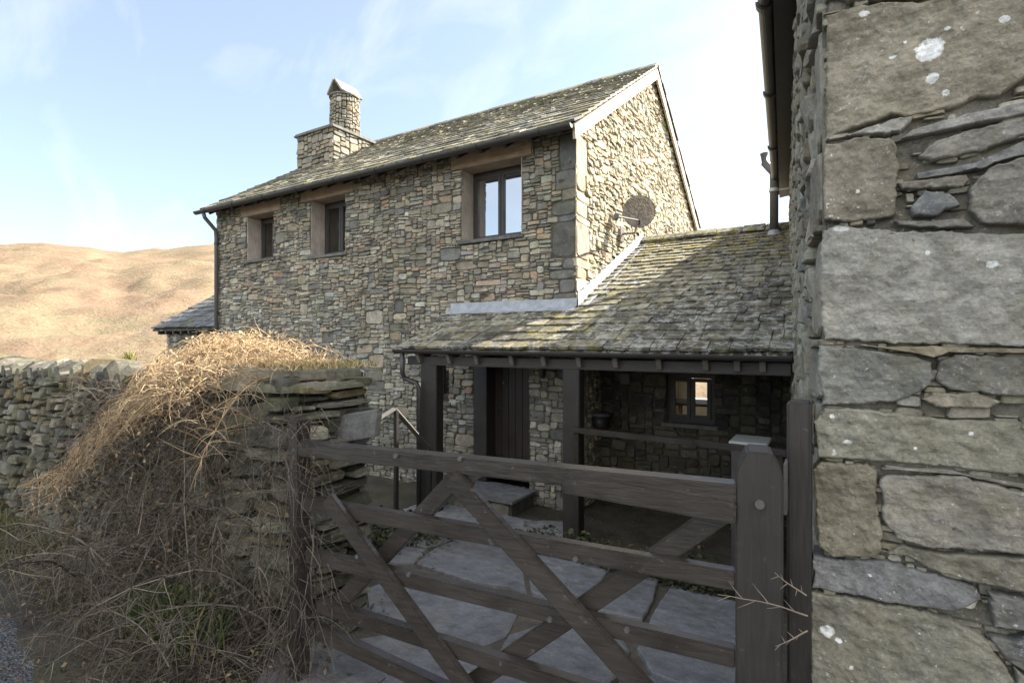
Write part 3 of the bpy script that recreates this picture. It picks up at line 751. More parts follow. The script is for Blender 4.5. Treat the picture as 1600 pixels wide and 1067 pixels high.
def half_gutter(m, a, b, r=.058, n=9):
    a = Vector(a); b = Vector(b); d = (b-a).normalized(); s = d.cross(Vector((0,0,1))).normalized(); vs = []
    for p in (a, b):
        for rr in (r, r-.007):
            for k in range(n+1):
                t = math.pi*k/n; vs.append(tuple(p + s*(math.cos(t)*rr) - Vector((0,0,1))*(math.sin(t)*rr)))
    N = n+1; fs = []
    for k in range(n):
        fs.append((k, k+1, 2*N+k+1, 2*N+k)); fs.append((N+k+1, N+k, 3*N+k, 3*N+k+1)); fs.append((k+1, k, N+k, N+k+1)); fs.append((2*N+k, 2*N+k+1, 3*N+k+1, 3*N+k))
    fs += [(0, 2*N, 3*N, N), (N-1, 2*N-1, 4*N-1, 3*N-1), tuple(range(0, N)), tuple(range(3*N-1, 2*N-1, -1))]
    m.add(vs, fs)
g = part('gutter', M['gutter'], house, lambda m: half_gutter(m, (HL-.2, FV-.36, EZ-.17), (HR+.10, FV-.36, EZ-.17), .062), 0)
for i in range(9): part('gutter_bracket', M['gutter'], g, lambda m: half_gutter(m, (HL+.2+i*1.0, FV-.36, EZ-.168), (HL+.23+i*1.0, FV-.36, EZ-.168), .069), 0)
dp = part('downpipe', M['pipe'], house, lambda m: m.tube([(HL+.10, FV-.36, EZ-.23), (HL+.10, FV-.33, EZ-.32), (HL+.10, FV-.10, EZ-.55), (HL+.10, FV-.085, EZ-.70), (HL+.10, FV-.085, GZ+.15)], .040, 12), 0, True)
for z in (2.1, .6, -.9): part('pipe_clip', M['gutter'], dp, lambda m: m.tube([(HL+.10, FV-.085, z), (HL+.10, FV-.085, z+.05)], .048, 12), 0)
# chimney: square base of rubble, slate weathering, round stack with two leaning slates on top
ch = MB(); CU0, CU1, CV0, CV1, CZ1 = -11.36, -10.05, 8.4, 10.4, 5.06
for P, wd in ((plane_map((CU0, CV0, 3.9), (1,0,0), (0,-1,0)), CU1-CU0), (plane_map((CU1, CV0, 3.9), (0,1,0), (1,0,0)), CV1-CV0),
              (plane_map((CU0, CV1, 3.9), (0,-1,0), (-1,0,0)), CV1-CV0), (plane_map((CU1, CV1, 3.9), (-1,0,0), (0,1,0)), CU1-CU0)):
    masonry(ch, P, wd, CZ1-3.9, lambda x, z: True, PAL_HOUSE, wr=(3, 10), hr=(3, 7), n=12)
chim = ch.build('chimney', M['rubble'], house)
def cap(m):
    for k in range(2):
        e = .06 - .02*k; z = CZ1 + .035*k; o = [(CU0-e, CV0-e), ((CU0+CU1)/2, CV0-e-.01), (CU1+e, CV0-e), (CU1+e+.01, (CV0+CV1)/2), (CU1+e, CV1+e), (CU0-e, CV1+e)]
        n = len(o); m.add([(x, y, z) for x, y in o] + [(x, y, z+.04) for x, y in o], [tuple(range(n-1,-1,-1)), tuple(range(n, 2*n))] + [(i, (i+1)%n, n+(i+1)%n, n+i) for i in range(n)], (.17,.165,.15))
part('chimney_cap', M['flag'], chim, cap, .005)
st = MB(); SC = Vector((-10.66, 9.28, 5.12)); SR = .37
def cyl(x, z, d): a = x / SR; r = (SR + d) * (1 - .09*z); return SC + Vector((math.cos(a)*r, math.sin(a)*r, z))
masonry(st, cyl, 2*math.pi*SR, 1.08, lambda x, z: True, PAL_HOUSE, cu=.0382, wr=(2, 6), hr=(2, 5), n=12, warp=0)
stack = st.build('chimney_stack', M['rubble'], chim)
part('chimney_cap', M['flag'], chim, lambda m: m.tube([SC + Vector((0,0,1.08)), SC + Vector((0,0,1.12))], .385, 20, (.16,.155,.14)), 0)
def tent(m):
    for sg in (-1, 1):
        a = SC + Vector((0, -.35, 1.45)); b = SC + Vector((0, .35, 1.45)); c = SC + Vector((sg*.25, .34, 1.12)); d = SC + Vector((sg*.25, -.34, 1.12)); o = Vector((sg*.035, 0, .03))
        p = [a, b, c, d]; q = [v + o for v in p]
        m.add([tuple(v) for v in p + q], [(3,2,1,0),(4,5,6,7),(0,1,5,4),(1,2,6,5),(2,3,7,6),(3,0,4,7)], (.26,.245,.21))
part('chimney_cowl', M['flag'], chim, tent, .004)

# low slated wing at the far end of the cottage
wing = empty('outbuilding', (-13.0, 8.5, GZ), 'low dark-roofed outbuilding at the far left end of the cottage', 'outbuilding')
WV, WU, WE, WS = 6.75, -15.0, .33, .59
mb = MB()
for P, wd in ((plane_map((WU+.3, WV+.25, GZ), (1,0,0), (0,-1,0)), HL-WU-.3), (plane_map((WU+.3, WV+3.6, GZ), (0,-1,0), (-1,0,0)), 3.35)):
    masonry(mb, P, wd, WE-GZ+.08, lambda x, z: True, PAL_LOW, cu=.05, cz=.04, n=10, rings=2)
mb.build('wall', M['rubble'], wing)
mb = MB(); n = Vector((0,-WS,1)).normalized(); b = Vector((0,1,WS)).normalized()
slates(mb, plane_map((WU, WV, WE), (1,0,0), n, b), HL-WU-.02, 3.9, .28, .2, (.2,.45), .022, [(2,(.11,.115,.12)),(1,(.15,.15,.15))])
a = Vector((WU+.02, WV+.02, WE-.02)); c = a + b*3.85; w = Vector((HL-WU-.06,0,0)); dn = Vector((0,0,-.05))
mb.add([tuple(p) for p in (a,a+w,c+w,c,a+dn,a+w+dn,c+w+dn,c+dn)], [(0,1,2,3),(7,6,5,4),(0,4,5,1),(1,5,6,2),(3,7,4,0)], (.05,.045,.04))
wr_ = mb.build('roof', M['slate'], wing)
for i in range(10): part('rafter_end', M['timber'], wr_, lambda m: m.box((WU+.25+i*.36, WV+.03, WE-.15), (WU+.32+i*.36, WV+.30, WE-.06)), .003)

# ================================================================== PORCH (lean-to between cottage and barn)
PS, PE, PR = .468, 5.30, 9.29
def pz(v): return .46 + PS*(v - FV)
def side_u(v): return .111 - .0681*v
porch = empty('porch', (-2.6, 6.2, -2.30), 'open timber porch under a wide mossy slate lean-to roof between cottage and barn', 'porch')
def porch_roof():
    n = Vector((0,-PS,1)).normalized(); b = Vector((0,1,PS)).normalized(); L = (PR-PE)*math.hypot(1, PS); cs = 1/math.hypot(1, PS)
    mb = MB(); x0 = -5.02
    def right(s): return side_u(PE + s*cs) - .02 - x0
    def left(s): v = PE + s*cs; return (HR + .03 - x0) if v > FV - .02 else U(-.03, .01)
    slates(mb, plane_map((x0, PE, pz(PE)), (1,0,0), n, b), 4.8, L, .225, .14, (.10, .30), .020, [(3,(.125,.116,.095)),(2,(.175,.16,.125)),(1.6,(.07,.067,.06)),(1,(.25,.23,.17))], left, right)
    # sarking under the slates
    def sark(u0, u1, va, vb):
        p = [(u0[0], va, pz(va)-.012), (u1[0], va, pz(va)-.012), (u1[1], vb, pz(vb)-.012), (u0[1], vb, pz(vb)-.012)]; q = [(a_, b_, c_-.03) for a_, b_, c_ in p]
        mb.add(p+q, [(0,1,2,3),(7,6,5,4),(0,4,5,1),(1,5,6,2),(2,6,7,3),(3,7,4,0)], (.045,.038,.033))
    sark((-5.0,-5.0), (side_u(PE)-.03, side_u(FV)-.03), PE+.02, FV-.01); sark((HR+.03,HR+.03), (side_u(FV)-.03, side_u(PR)-.03), FV-.01, PR)
    # rear slope down behind the ridge
    p = [(HR+.03, PR, pz(PR)), (side_u(PR)-.03, PR, pz(PR)), (side_u(PR)-.03, PR+2, pz(PR)-.9), (HR+.03, PR+2, pz(PR)-.9)]; q = [(a_, b_, c_-.03) for a_, b_, c_ in p]
    mb.add(p+q, [(0,1,2,3),(7,6,5,4),(0,4,5,1),(1,5,6,2),(2,6,7,3),(3,7,4,0)], (.15,.15,.13))
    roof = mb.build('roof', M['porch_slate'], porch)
    rm = MB(); x = HR+.04
    while x < side_u(PR)-.05:
        w = min(U(.3,.5), side_u(PR)-.03-x); h = U(0,.02)
        for sg in (-1,1):
            P4 = [(x+.004,PR,pz(PR)+.115+h),(x+w-.004,PR,pz(PR)+.115+h),(x+w-.004,PR+sg*.15,pz(PR)+.02+h),(x+.004,PR+sg*.15,pz(PR)+.02+h)]; Q4=[(a_,b_,c_-.04) for a_,b_,c_ in P4]
            rm.add(P4+Q4, [(0,1,2,3),(7,6,5,4),(0,4,5,1),(1,5,6,2),(2,6,7,3),(3,7,4,0)], (.12,.115,.085))
        x += w
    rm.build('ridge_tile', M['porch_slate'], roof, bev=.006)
    for i, px in enumerate((655, 702, 745, 800, 850, 905, 962, 1030, 1103, 1152, 1192)):
        u = atV(px, 565, PE+.06).x
        part('rafter', M['rafter'], porch, lambda m: m.beam((u, PE+.03, pz(PE+.03)-.135), (u, FV-.02, pz(FV-.02)-.115), .14, .055), .004)
    g = part('gutter', M['gutter'], porch, lambda m: half_gutter(m, (-5.06, PE-.04, pz(PE)-.005), (side_u(PE)-.04, PE-.04, pz(PE)-.03), .052), 0)
    dpipe = [(-4.92, PE-.04, pz(PE)-.05), (-4.92, PE-.04, -.42), (-4.91, PE+.0, -.50), (-4.72, PE+.02, -.55), (-4.68, PE+.02, -.62), (-4.68, PE+.02, -2.2)]
    part('downpipe', M['gutter'], porch, lambda m: m.tube(dpipe, .034, 12), 0, True)
    # lead: apron along the cottage front, stepped strip up the gable
    def apron(m):
        N = 40; v0 = []
        for i in range(N+1):
            u = -5.03 + (HR+.04+5.03)*i/N
            for (z, d) in ((.585 + .008*vn(u*5,1), .050), (.51, .055), (.475, .070 + .006*vn(u*4,2)), (.40, .20)):
                zz = z if d < .1 else pz(FV-d) + .046
                v0.append((u, FV-d, zz + .004*vn(u*9, z)))
        m.add(v0, [(i*4+k, i*4+4+k, i*4+5+k, i*4+1+k) for i in range(N) for k in range(3)])
    fl = part('flashing', M['lead'], porch, apron, 0, True)
    def step(m):
        N = 14
        for i in range(N):
            va = FV - .05 + (PR-FV+.05)*i/N; vb = FV - .05 + (PR-FV+.05)*(i+1)/N + .02; zt = pz(vb) + .17
            m.add([(HR+.056, va, pz(va)+.02), (HR+.056, vb, pz(vb)+.02), (HR+.054, vb, zt+.02), (HR+.054, va, zt-.05), (HR+.20, va, pz(va)+.046), (HR+.20, vb, pz(vb)+.046)], [(0,1,2,3),(0,4,5,1)])
    part('flashing', M['lead'], porch, step, 0)
    part('eave_beam', M['timber'], porch, lambda m: m.box((-4.96, PE+.10, -.315), (side_u(PE)-.06, PE+.24, -.20)), .006)
    return roof
porch_roof()
def post(px0, px1, v, name='post'):
    a = atV(px0, 600, v).x; b = atV(px1, 600, v).x
    p = part('post', M['post'], porch, lambda m: m.box((a, v, -2.27), (b, v+.15, -.316)), .008)
    part('post_base', M['flag'], p, lambda m: m.box((a-.04, v-.04, -2.34), (b+.04, v+.19, -2.271), (.17,.17,.16)), .008)
post(657, 682, PE+.10); post(879, 905, PE+.10)
# recessed rear wall of the porch with its window
RVW = 7.35; RW = (atV(1040, 590, RVW).x, atV(1116, 590, RVW).x, atV(1075, 662, RVW).z, atV(1075, 585, RVW).z)
def rear():
    mb = MB(); x0 = HR+.02; Wd = side_u(RVW)-x0
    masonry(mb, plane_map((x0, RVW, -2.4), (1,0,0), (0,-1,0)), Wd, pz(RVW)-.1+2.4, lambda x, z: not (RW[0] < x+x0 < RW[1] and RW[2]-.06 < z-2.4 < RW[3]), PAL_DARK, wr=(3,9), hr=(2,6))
    mb.build('rear_wall', M['rubble'], porch)
    window(porch, RW, None, True, 'pane_clear', .10, RVW)
rear()
# room behind that window: warm plaster, a table, and a window on the far side that lets the sun in
def room():
    a, b, v0, v1, z0, z1 = HR+.3, side_u(9.2)-.1, RVW+.32, PR+1.5, -2.2, .35
    wa, wb, wc, wd = atV(1081, 600, v1).x, atV(1119, 600, v1).x, atV(1100, 624, v1).z, atV(1100, 572, v1).z
    m = MB()
    for p in (((a,v0,z0-.05),(b,v1,z0)), ((a,v0,z1),(b,v1,z1+.05)), ((a-.05,v0,z0),(a,v1,z1)), ((b,v0,z0),(b+.05,v1,z1)),
              ((a,v1,z0),(wa,v1+.2,z1)), ((wb,v1,z0),(b,v1+.2,z1)), ((wa,v1,z0),(wb,v1+.2,wc)), ((wa,v1,wd),(wb,v1+.2,z1))): m.box(*p)
    m.build('inner_wall', M['plaster'], porch)
    t = empty('table', ((wa+wb)/2, v1-.9, z0), 'brown table seen through the lit porch window', 'table')
    part('tabletop', M['brown'], t, lambda m: m.box((a+.1, v1-1.3, -1.13), (b-.5, v1-.5, -1.09)), .004)
    for x in (a+.2, b-.6):
        for y in (v1-1.2, v1-.6): part('leg', M['brown'], t, lambda m: m.box((x-.03, y-.03, z0), (x+.03, y+.03, -1.131)), .004)
room()
# doorstep: slate slab over a rough stone riser
ds = empty('doorstep', (-4.1, 6.1, -2.3), 'rough stone doorstep with a slate slab in front of the dark door', 'step')
mb = MB(); masonry(mb, plane_map((-4.62, 5.86, -2.31), (1,0,0), (0,-1,0)), 1.06, .19, lambda x, z: True, [(1,(.24,.22,.18))], cu=.05, cz=.06, wr=(6,12), hr=(3,3)); mb.box((-4.6, 5.88, -2.31), (-3.58, 6.46, -2.121), (.14,.13,.11)); mb.build('riser', M['rubble'], ds)
part('slab', M['flag'], ds, lambda m: m.box((-4.68, 5.80, -2.12), (-3.52, 6.46, -2.078), (.16,.165,.175)), .008)

# ---------------------------------------------------------------- fittings on cottage and porch
dish = empty('satellite_dish', (HR, 8.0, 1.9), 'round grey-brown satellite dish on the sunlit gable wall', 'satellite dish')
DC = Vector((-2.59, 8.12, 2.03)); DN = Vector((.36, -.91, .15)).normalized()
def bowl(m):
    q = DN.to_track_quat('Z', 'Y'); n = 28; rr = (.0, .09, .16, .22, .255); vs = []
    for off in (0, -.008):
        for r in rr[1:]:
            for k in range(n):
                a = 2*math.pi*k/n; vs.append(tuple(DC + q @ Vector((math.cos(a)*r, math.sin(a)*r*1.06, .9*r*r + off))))
    fs = []; K = len(rr)-1
    for s in (0, 1):
        b0 = s*K*n
        for i in range(K-1):
            for k in range(n):
                f = (b0+i*n+k, b0+i*n+(k+1)%n, b0+(i+1)*n+(k+1)%n, b0+(i+1)*n+k); fs.append(f if s == 0 else f[::-1])
        fs.append(tuple(b0+k for k in range(n)) if s else tuple(b0+k for k in range(n-1,-1,-1)))
    for k in range(n): fs.append(((K-1)*n+k, (K-1)*n+(k+1)%n, K*n+(K-1)*n+(k+1)%n, K*n+(K-1)*n+k))
    m.add(vs, fs)
part('reflector', M['mesh_grey'], dish, bowl, 0, True)
tip = atU(963, 338, -2.40)
part('feed_arm', M['iron'], dish, lambda m: m.tube([DC + Vector((0,0,-.24)) + DN*.03, DC + DN*.10 + Vector((0,0,-.16)), tip], .013, 8), 0)
part('receiver', M['pipe'], dish, lambda m: m.tube([tip + DN*.02, tip - DN*.06, tip - DN*.10], [.036, .036, .026], 12), 0)
part('wall_bracket', M['mesh_grey'], dish, lambda m: (m.tube([(HR+.06, DC.y+.05, DC.z-.30), (DC.x-.08, DC.y+.05, DC.z-.30), DC - DN*.03], .018, 8), m.box((HR+.05, DC.y-.03, DC.z-.42), (HR+.065, DC.y+.13, DC.z-.18))), 0)

lamp = empty('wall_lantern', (atV(848, 600, FV).x, FV-.05, -.5), 'black wall lantern hanging beside the cottage door', 'lantern')
lx = atV(849, 600, FV-.15).x
part('bracket', M['iron'], lamp, lambda m: (m.box((lx-.03, FV-.06, -.34), (lx+.03, FV-.045, -.14)), m.tube([(lx, FV-.05, -.2), (lx, FV-.17, -.16), (lx, FV-.18, -.22)], .009, 8)), 0)
part('lamp_body', M['iron'], lamp, lambda m: m.tube([(lx, FV-.18, -.22), (lx, FV-.18, -.27), (lx, FV-.18, -.29), (lx, FV-.18, -.47), (lx, FV-.18, -.50)], [.02, .085, .07, .05, .03], 6), 0)
pl = empty('hanging_planter', (atV(932, 650, 6.9).x, 6.9, -1.0), 'dark round planter with a pale rim hung on the shaded porch wall', 'planter')
pc = atV(932, 650, 6.95)
part('pot', M['iron'], pl, lambda m: m.tube([(pc.x, 7.1, -1.30), (pc.x, 7.1, -1.25), (pc.x, 7.1, -1.06)], [.07, .11, .15], 16), 0, True)
part('rim', M['pipe'], pl, lambda m: m.tube([(pc.x, 7.1, -1.06), (pc.x, 7.1, -1.02)], [.165, .165], 16), 0)
part('hook', M['iron'], pl, lambda m: [m.tube([(pc.x+dx, 7.1, -1.03), (pc.x, 7.12, -.62), (pc.x, RVW-.03, -.60)], .006, 6) for dx in (-.15, .15)], 0)
lb = atV(978, 592, RVW-.06)
bx = empty('wall_light', (lb.x, RVW-.03, lb.z), 'small square pale light fitting on the shaded porch wall left of the lit window', 'light fitting')
part('casing', M['pipe'], bx, lambda m: m.box((lb.x-.07, RVW-.12, lb.z-.07), (lb.x+.07, RVW-.045, lb.z+.08)), .01)
part('back_plate', M['iron'], bx, lambda m: m.box((lb.x-.05, RVW-.045, lb.z-.05), (lb.x+.05, RVW-.02, lb.z+.06)), .003)
mb0 = atV(1172, 690, 5.9)
mbx = empty('meter_box', (mb0.x, 5.9, -2.3), 'pale grey box top showing behind the gate post under the porch', 'box')
part('body', M['pipe'], mbx, lambda m: m.box((mb0.x-.16, 5.75, -2.30), (mb0.x+.16, 6.15, mb0.z-.02)), .01)
part('lid', M['white'], mbx, lambda m: m.box((mb0.x-.18, 5.72, mb0.z-.019), (mb0.x+.18, 6.18, mb0.z+.02)), .008)
# the plain timber rail across the porch
rl = empty('timber_rail', (-1.5, 5.2, -2.3), 'slim dark timber rail running from the porch post to the barn', 'railing')
ra = atV(893, 671, PE+.02); rb = Vector((side_u(PE)-.08, PE-.12, ra.z))
part('rail', M['gate'], rl, lambda m: m.beam(ra, rb, .06, .05), .006)
for f in (.02, .97):
    p = ra.lerp(rb, f); part('upright', M['gate'], rl, lambda m: m.box((p.x-.028, p.y+.03, -2.3), (p.x+.028, p.y+.085, p.z+.03)), .004)
# metal handrail with a bent sunlit top, going down the steps
hr = empty('handrail', (-3.7, 4.0, -1.9), 'black metal handrail with a peaked sunlit top beside the steps', 'handrail')
ht = Vector(atV(619, 639, 3.55)); h1 = Vector(atV(590, 660, 3.2)); h2 = Vector(atV(672, 702, 4.8))
part('rail', M['rail'], hr, lambda m: (m.beam(h1 + Vector((-.25,-.2,-.17)), ht + Vector((-.02,0,0)), .02, .055), m.beam(ht + Vector((-.03,0,.004)), h2, .02, .055)), .004)
part('upright', M['iron'], hr, lambda m: m.box((ht.x-.018, ht.y-.018, -2.1), (ht.x+.018, ht.y+.018, ht.z-.012)), .003)
part('upright', M['iron'], hr, lambda m: m.box((h2.x-.018, h2.y-.018, -2.3), (h2.x+.018, h2.y+.018, h2.z-.012)), .003)

# ================================================================== BARN on the right
barn = empty('stone_barn', (1.8, 5.0, -1.6), 'tall stone barn close on the right with big lichen-spotted corner blocks', 'barn')
BV = 1.975; BU = -.0235; BF = 9.9; BE = 2.56
STONES = [
 [(1291,32),(1325,22),(1345,15),(1440,11),(1500,-3),(1580,-12),(1640,-14),(1640,100),(1600,127),(1558,153),(1524,156),(1487,173),(1420,185),(1389,187),(1330,206),(1290,222)],
 [(1322,217),(1392,192),(1425,188),(1405,212),(1370,216)],
 [(1406,222),(1422,209),(1501,187),(1640,158),(1640,178),(1515,201),(1431,219)],
 [(1432,249),(1459,226),(1515,206),(1640,183),(1640,201),(1530,239),(1454,256)],
 [(1428,276),(1515,262),(1530,256),(1640,206),(1640,236),(1540,262),(1530,270),(1431,285)],
 [(1289,230),(1350,218),(1388,220),(1400,236),(1402,270),(1400,300),(1396,342),(1340,348),(1287,346)],
 [(1422,328),(1442,302),(1481,304),(1495,325),(1461,339),(1425,341)],
 [(1510,300),(1540,269),(1640,241),(1640,358),(1530,352),(1508,335)],
 [(1404,290),(1510,276),(1506,296),(1408,300)],
 [(1397,348),(1506,345),(1515,358),(1464,360),(1405,354)],
 [(1285,360),(1310,353),(1345,357),(1400,363),(1470,364),(1640,369),(1640,541),(1540,540),(1440,537),(1350,534),(1290,530),(1283,500),(1283,420)],
 [(1340,538),(1380,542),(1450,541),(1640,546),(1640,552),(1475,551),(1456,558),(1439,554)],
 [(1280,540),(1335,544),(1430,557),(1452,566),(1454,590),(1440,610),(1400,624),(1340,631),(1285,629),(1278,580)],
 [(1463,563),(1490,554),(1640,557),(1640,622),(1560,616),(1480,608),(1459,595)],
 [(1438,622),(1454,612),(1524,611),(1559,626),(1541,636),(1458,634)],
 [(1272,657),(1288,636),(1344,636),(1462,653),(1640,658),(1640,744),(1506,730),(1362,717),(1279,711)],
 [(1270,731),(1283,719),(1353,721),(1367,732),(1371,784),(1378,828),(1376,857),(1362,866),(1301,864),(1279,848)],
 [(1374,746),(1384,738),(1498,741),(1640,776),(1640,863),(1533,853),(1445,848),(1399,834),(1378,806)],
 [(1376,728),(1480,730),(1502,737),(1640,760),(1640,770),(1498,738)],
 [(1384,858),(1406,847),(1463,857),(1640,869),(1640,924),(1524,905),(1445,879),(1414,864)],
 [(1270,862),(1305,869),(1384,872),(1436,885),(1524,912),(1532,932),(1484,949),(1410,936),(1340,925),(1271,912)],
 [(1266,918),(1344,931),(1410,942),(1480,958),(1531,986),(1570,1038),(1600,1080),(1600,1160),(1268,1160)],
 [(1538,916),(1640,938),(1640,978),(1548,972)], [(1547,990),(1640,986),(1640,1070),(1566,1022)],
 [(1580,1035),(1640,1080),(1640,1160),(1606,1160)],
 [(1300,-12),(1325,10),(1440,2),(1500,-12),(1640,-22),(1640,-60),(1300,-60)]]
TINT = [(.235,.22,.175),(.27,.27,.25),(.25,.25,.24),(.24,.235,.215),(.20,.21,.21),(.20,.185,.15),(.165,.175,.18),(.19,.185,.165),(.22,.21,.18),(.20,.195,.18),(.285,.285,.26),
        (.26,.23,.17),(.165,.17,.155),(.15,.15,.135),(.26,.24,.19),(.22,.215,.175),(.175,.165,.125),(.215,.205,.18),(.20,.195,.175),(.19,.18,.145),(.155,.16,.162),(.185,.18,.15),(.17,.17,.16),(.14,.145,.145),(.17,.165,.15),(.17,.15,.12)]
def barn_walls():
    mb = MB()
    P = plane_map((0, BV, 0), (1,0,0), (0,-1,0))
    spots = []
    for px, py, r, sq in ((1452,78,.034,1),(1456,124,.016,1),(1314,356,.026,.42),(1550,413,.014,.75),(1292,985,.020,.9),(1480,46,.007,1),(1414,66,.005,1),(1350,22,.014,.8),(1395,90,.010,.5),(1478,145,.009,1),
            (1450,395,.007,1),(1325,690,.012,.6),(1518,678,.006,1),(1590,640,.009,.8),(1310,1000,.010,.7),(1330,1040,.006,1),(1395,940,.009,.6),(1430,700,.005,1),(1570,30,.012,1),(1340,300,.006,1),(1300,650,.007,1)):
        p = atV(px, py, BV-.03); spots.append((p.x, p.z, r, sq))
    for i, s in enumerate(STONES):
        q = [atV(x, y, BV) for x, y in s]; n = len(q); out = []
        cx = sum(p.x for p in q)/n; cz = sum(p.z for p in q)/n
        for k in range(n):
            a, b = q[k], q[(k+1) % n]; L = math.hypot(b.x-a.x, b.z-a.z); m = max(1, int(L/.009))
            for j in range(m):
                f = j/m; x = a.x+(b.x-a.x)*f; z = a.z+(b.z-a.z)*f
                jj = .007*vn(x*22, z*22, i) + .005*vn(x*60, z*60, i) + .003*vn(x*150, z*150, i); D = math.hypot(x-cx, z-cz) + 1e-6
                out.append((x + (x-cx)/D*jj, z + (z-cz)/D*jj))
        big_blob(mb, P, out, .030 + .012*((i*7) % 5)/4, (TINT[i][0]*1.14, TINT[i][1]*1.11, TINT[i][2]*1.09), i*2.3, spots)
    # mortar behind the front blocks, the wall carried on beyond the picture
    u1 = 3.2
    mb.add([(BU-.0, BV+.006, -1.7), (u1, BV+.006, -1.7), (u1, BV+.006, 3.2), (BU-.0, BV+.006, 3.2)], [(0,1,2,3)], (.17,.16,.135))
    e = atV(1640, 500, BV).x; zt = atV(1450, -62, BV).z; zb = atV(1450, 1162, BV).z
    masonry(mb, plane_map((BU, BV, -1.65), (1,0,0), (0,-1,0)), u1-BU, 4.8, lambda x, z: not (x < e-BU and zb+.01 < z-1.65 < zt-.01), PAL_DRY, cu=.06, cz=.05, wr=(4,10), hr=(2,6), back=False, prot=(.03,.05), n=18, rings=4)
    o = []
    for (xa, za), (xb, zb_) in (((BU+.012, zb), (e, zb)), ((e, zb), (e, zt)), ((e, zt), (BU+.012, zt)), ((BU+.012, zt), (BU+.012, zb))):
        for q in range(30): o.append((xa + (xb-xa)*q/30, za + (zb_-za)*q/30))
    big_blob(mb, P, o, -.004, (.17,.16,.135), 91.0, (), .012, -.02)
    # crumbs of stone and mortar packed between the big blocks
    x0 = atV(1288, 500, BV).x
    masonry(mb, plane_map((x0, BV, zb), (1,0,0), (0,-1,0)), e-x0, zt-zb, lambda x, z: True, [(3,(.25,.23,.18)),(2,(.33,.31,.25)),(1.5,(.42,.40,.34)),(1,(.17,.165,.145))], cu=.014, cz=.009, wr=(2,9), hr=(1,4), gap=.002, keep=.55, skew=.3, prot=(.004,.022), n=10, rings=2, back=False, warp=.01, rough=.8)
    w1 = mb.build('front_wall', M['quoin'], barn)
    # the long side wall, seen almost edge on
    dv = Vector((side_u(BF)-BU, BF-BV, 0)); L = dv.length; dv.normalize(); nn = Vector((-dv.y, dv.x, 0))
    mb = MB(); blocks = []
    for y0, y1, w in ((1160,918,.42),(912,866,.3),(864,720,.5),(711,638,.35),(629,541,.45),(530,356,.30),(346,226,.5),(222,30,.36),(10,-60,.4)):
        z0 = -(y0-533.5)/F_PX*1.70; z1 = -(y1-533.5)/F_PX*1.70; blocks.append((0, z0+2.55, w, z1-z0))
    masonry(mb, plane_map((BU, BV, -2.55), dv, nn), L, BE+2.50, lambda x, z: True, [(3,(.26,.24,.19)),(2,(.33,.305,.24)),(1,(.19,.185,.165))], cu=.04, cz=.035, wr=(3,9), hr=(2,5), blocks=blocks, bpal=[(1,(.25,.235,.185))], prot=(.006,.035), n=18, rings=4, rough=1.5, gap=.004, mortar=(.13,.12,.095))
    mb.build('side_wall', M['quoin'], barn)
    # far end and the gable above, plain core
    mb = MB(); mb.box((side_u(BF)+.02, BF-.4, -2.6), (5, BF, BE)); mb.box((4.6, BV+.3, -2.6), (5, BF-.41, BE+2.4)); mb.build('rear_wall', M['rubble'], barn)
    # roof: eave over the side wall, rising to the right
    mb = MB(); el = Vector((side_u(1.7)-.20, 1.72, BE)); dirv = Vector((-.0681, 1, 0)).normalized(); up = Vector((1, .0681, .62)).normalized(); nrm = dirv.cross(up); nrm = nrm if nrm.z > 0 else -nrm
    LL = (BF + .15 - 1.72)/dirv.y
    slates(mb, plane_map(el + Vector((0,0,.03)), dirv, nrm, up), LL, 4.5, .3, .2, (.25,.5), .02, PAL_SLATE)
    a = el; w = dirv*LL; c = up*4.5; dn = Vector((0,0,-.05))
    mb.add([tuple(p) for p in (a,a+w,a+w+c,a+c,a+dn,a+w+dn,a+w+c+dn,a+c+dn)], [(0,1,2,3),(7,6,5,4),(0,4,5,1),(1,5,6,2),(2,6,7,3),(3,7,4,0)], (.06,.055,.05))
    rf = mb.build('roof', M['slate'], barn)
    ga = el + Vector((-.03, 0, -.045)); gb = ga + dirv*(LL-.1)
    g = part('gutter', M['gutter'], barn, lambda m: half_gutter(m, ga, gb, .055), 0)
    for f in (.12, .31, .5, .7, .9):
        p = ga.lerp(gb, f); part('gutter_joint', M['gutter'], g, lambda m: half_gutter(m, p, p + dirv*.06, .072), 0)
    part('soffit', M['iron'], rf, lambda m: m.add([tuple(v) for v in (ga+Vector((.05,0,.0)), gb+Vector((.05,0,0)), gb+Vector((.26,0,.03)), ga+Vector((.26,0,.03)), ga+Vector((.05,0,-.09)), gb+Vector((.05,0,-.09)), gb+Vector((.26,0,-.06)), ga+Vector((.26,0,-.06)))], [(0,1,2,3),(7,6,5,4),(0,4,5,1),(1,5,6,2),(2,6,7,3),(3,7,4,0)]), 0)
barn_walls()
# soil pipe with a cranked top beside the porch ridge
sp = empty('vent_pipe', (-.7, 9.2, 1.7), 'grey vent pipe with a cranked top standing on the porch ridge', 'pipe')
pv = 9.0; p0 = atV(1209.5, 372, pv); p1 = atV(1208, 275, pv); p2 = atV(1206, 266, pv); p3 = atV(1195.5, 255, pv); p4 = atV(1194, 240, pv)
pz0 = Vector((p0.x, pv, pz(pv)-.02))
part('pipe', M['pipe'], sp, lambda m: m.tube([pz0, (p0.x, pv, p1.z), p2, p3, p4], .062, 14), 0, True)
part('collar', M['lead'], sp, lambda m: m.tube([pz0, pz0 + Vector((0,0,.10))], [.12, .07], 14), 0)
for y in (300,): 
    q = atV(1209, y, pv); part('pipe_clip', M['white'], sp, lambda m: (m.tube([q, q + Vector((0,0,.05))], .07, 14), m.box((q.x, pv-.012, q.z+.012), (side_u(pv)-.02, pv+.012, q.z+.035))), 0)

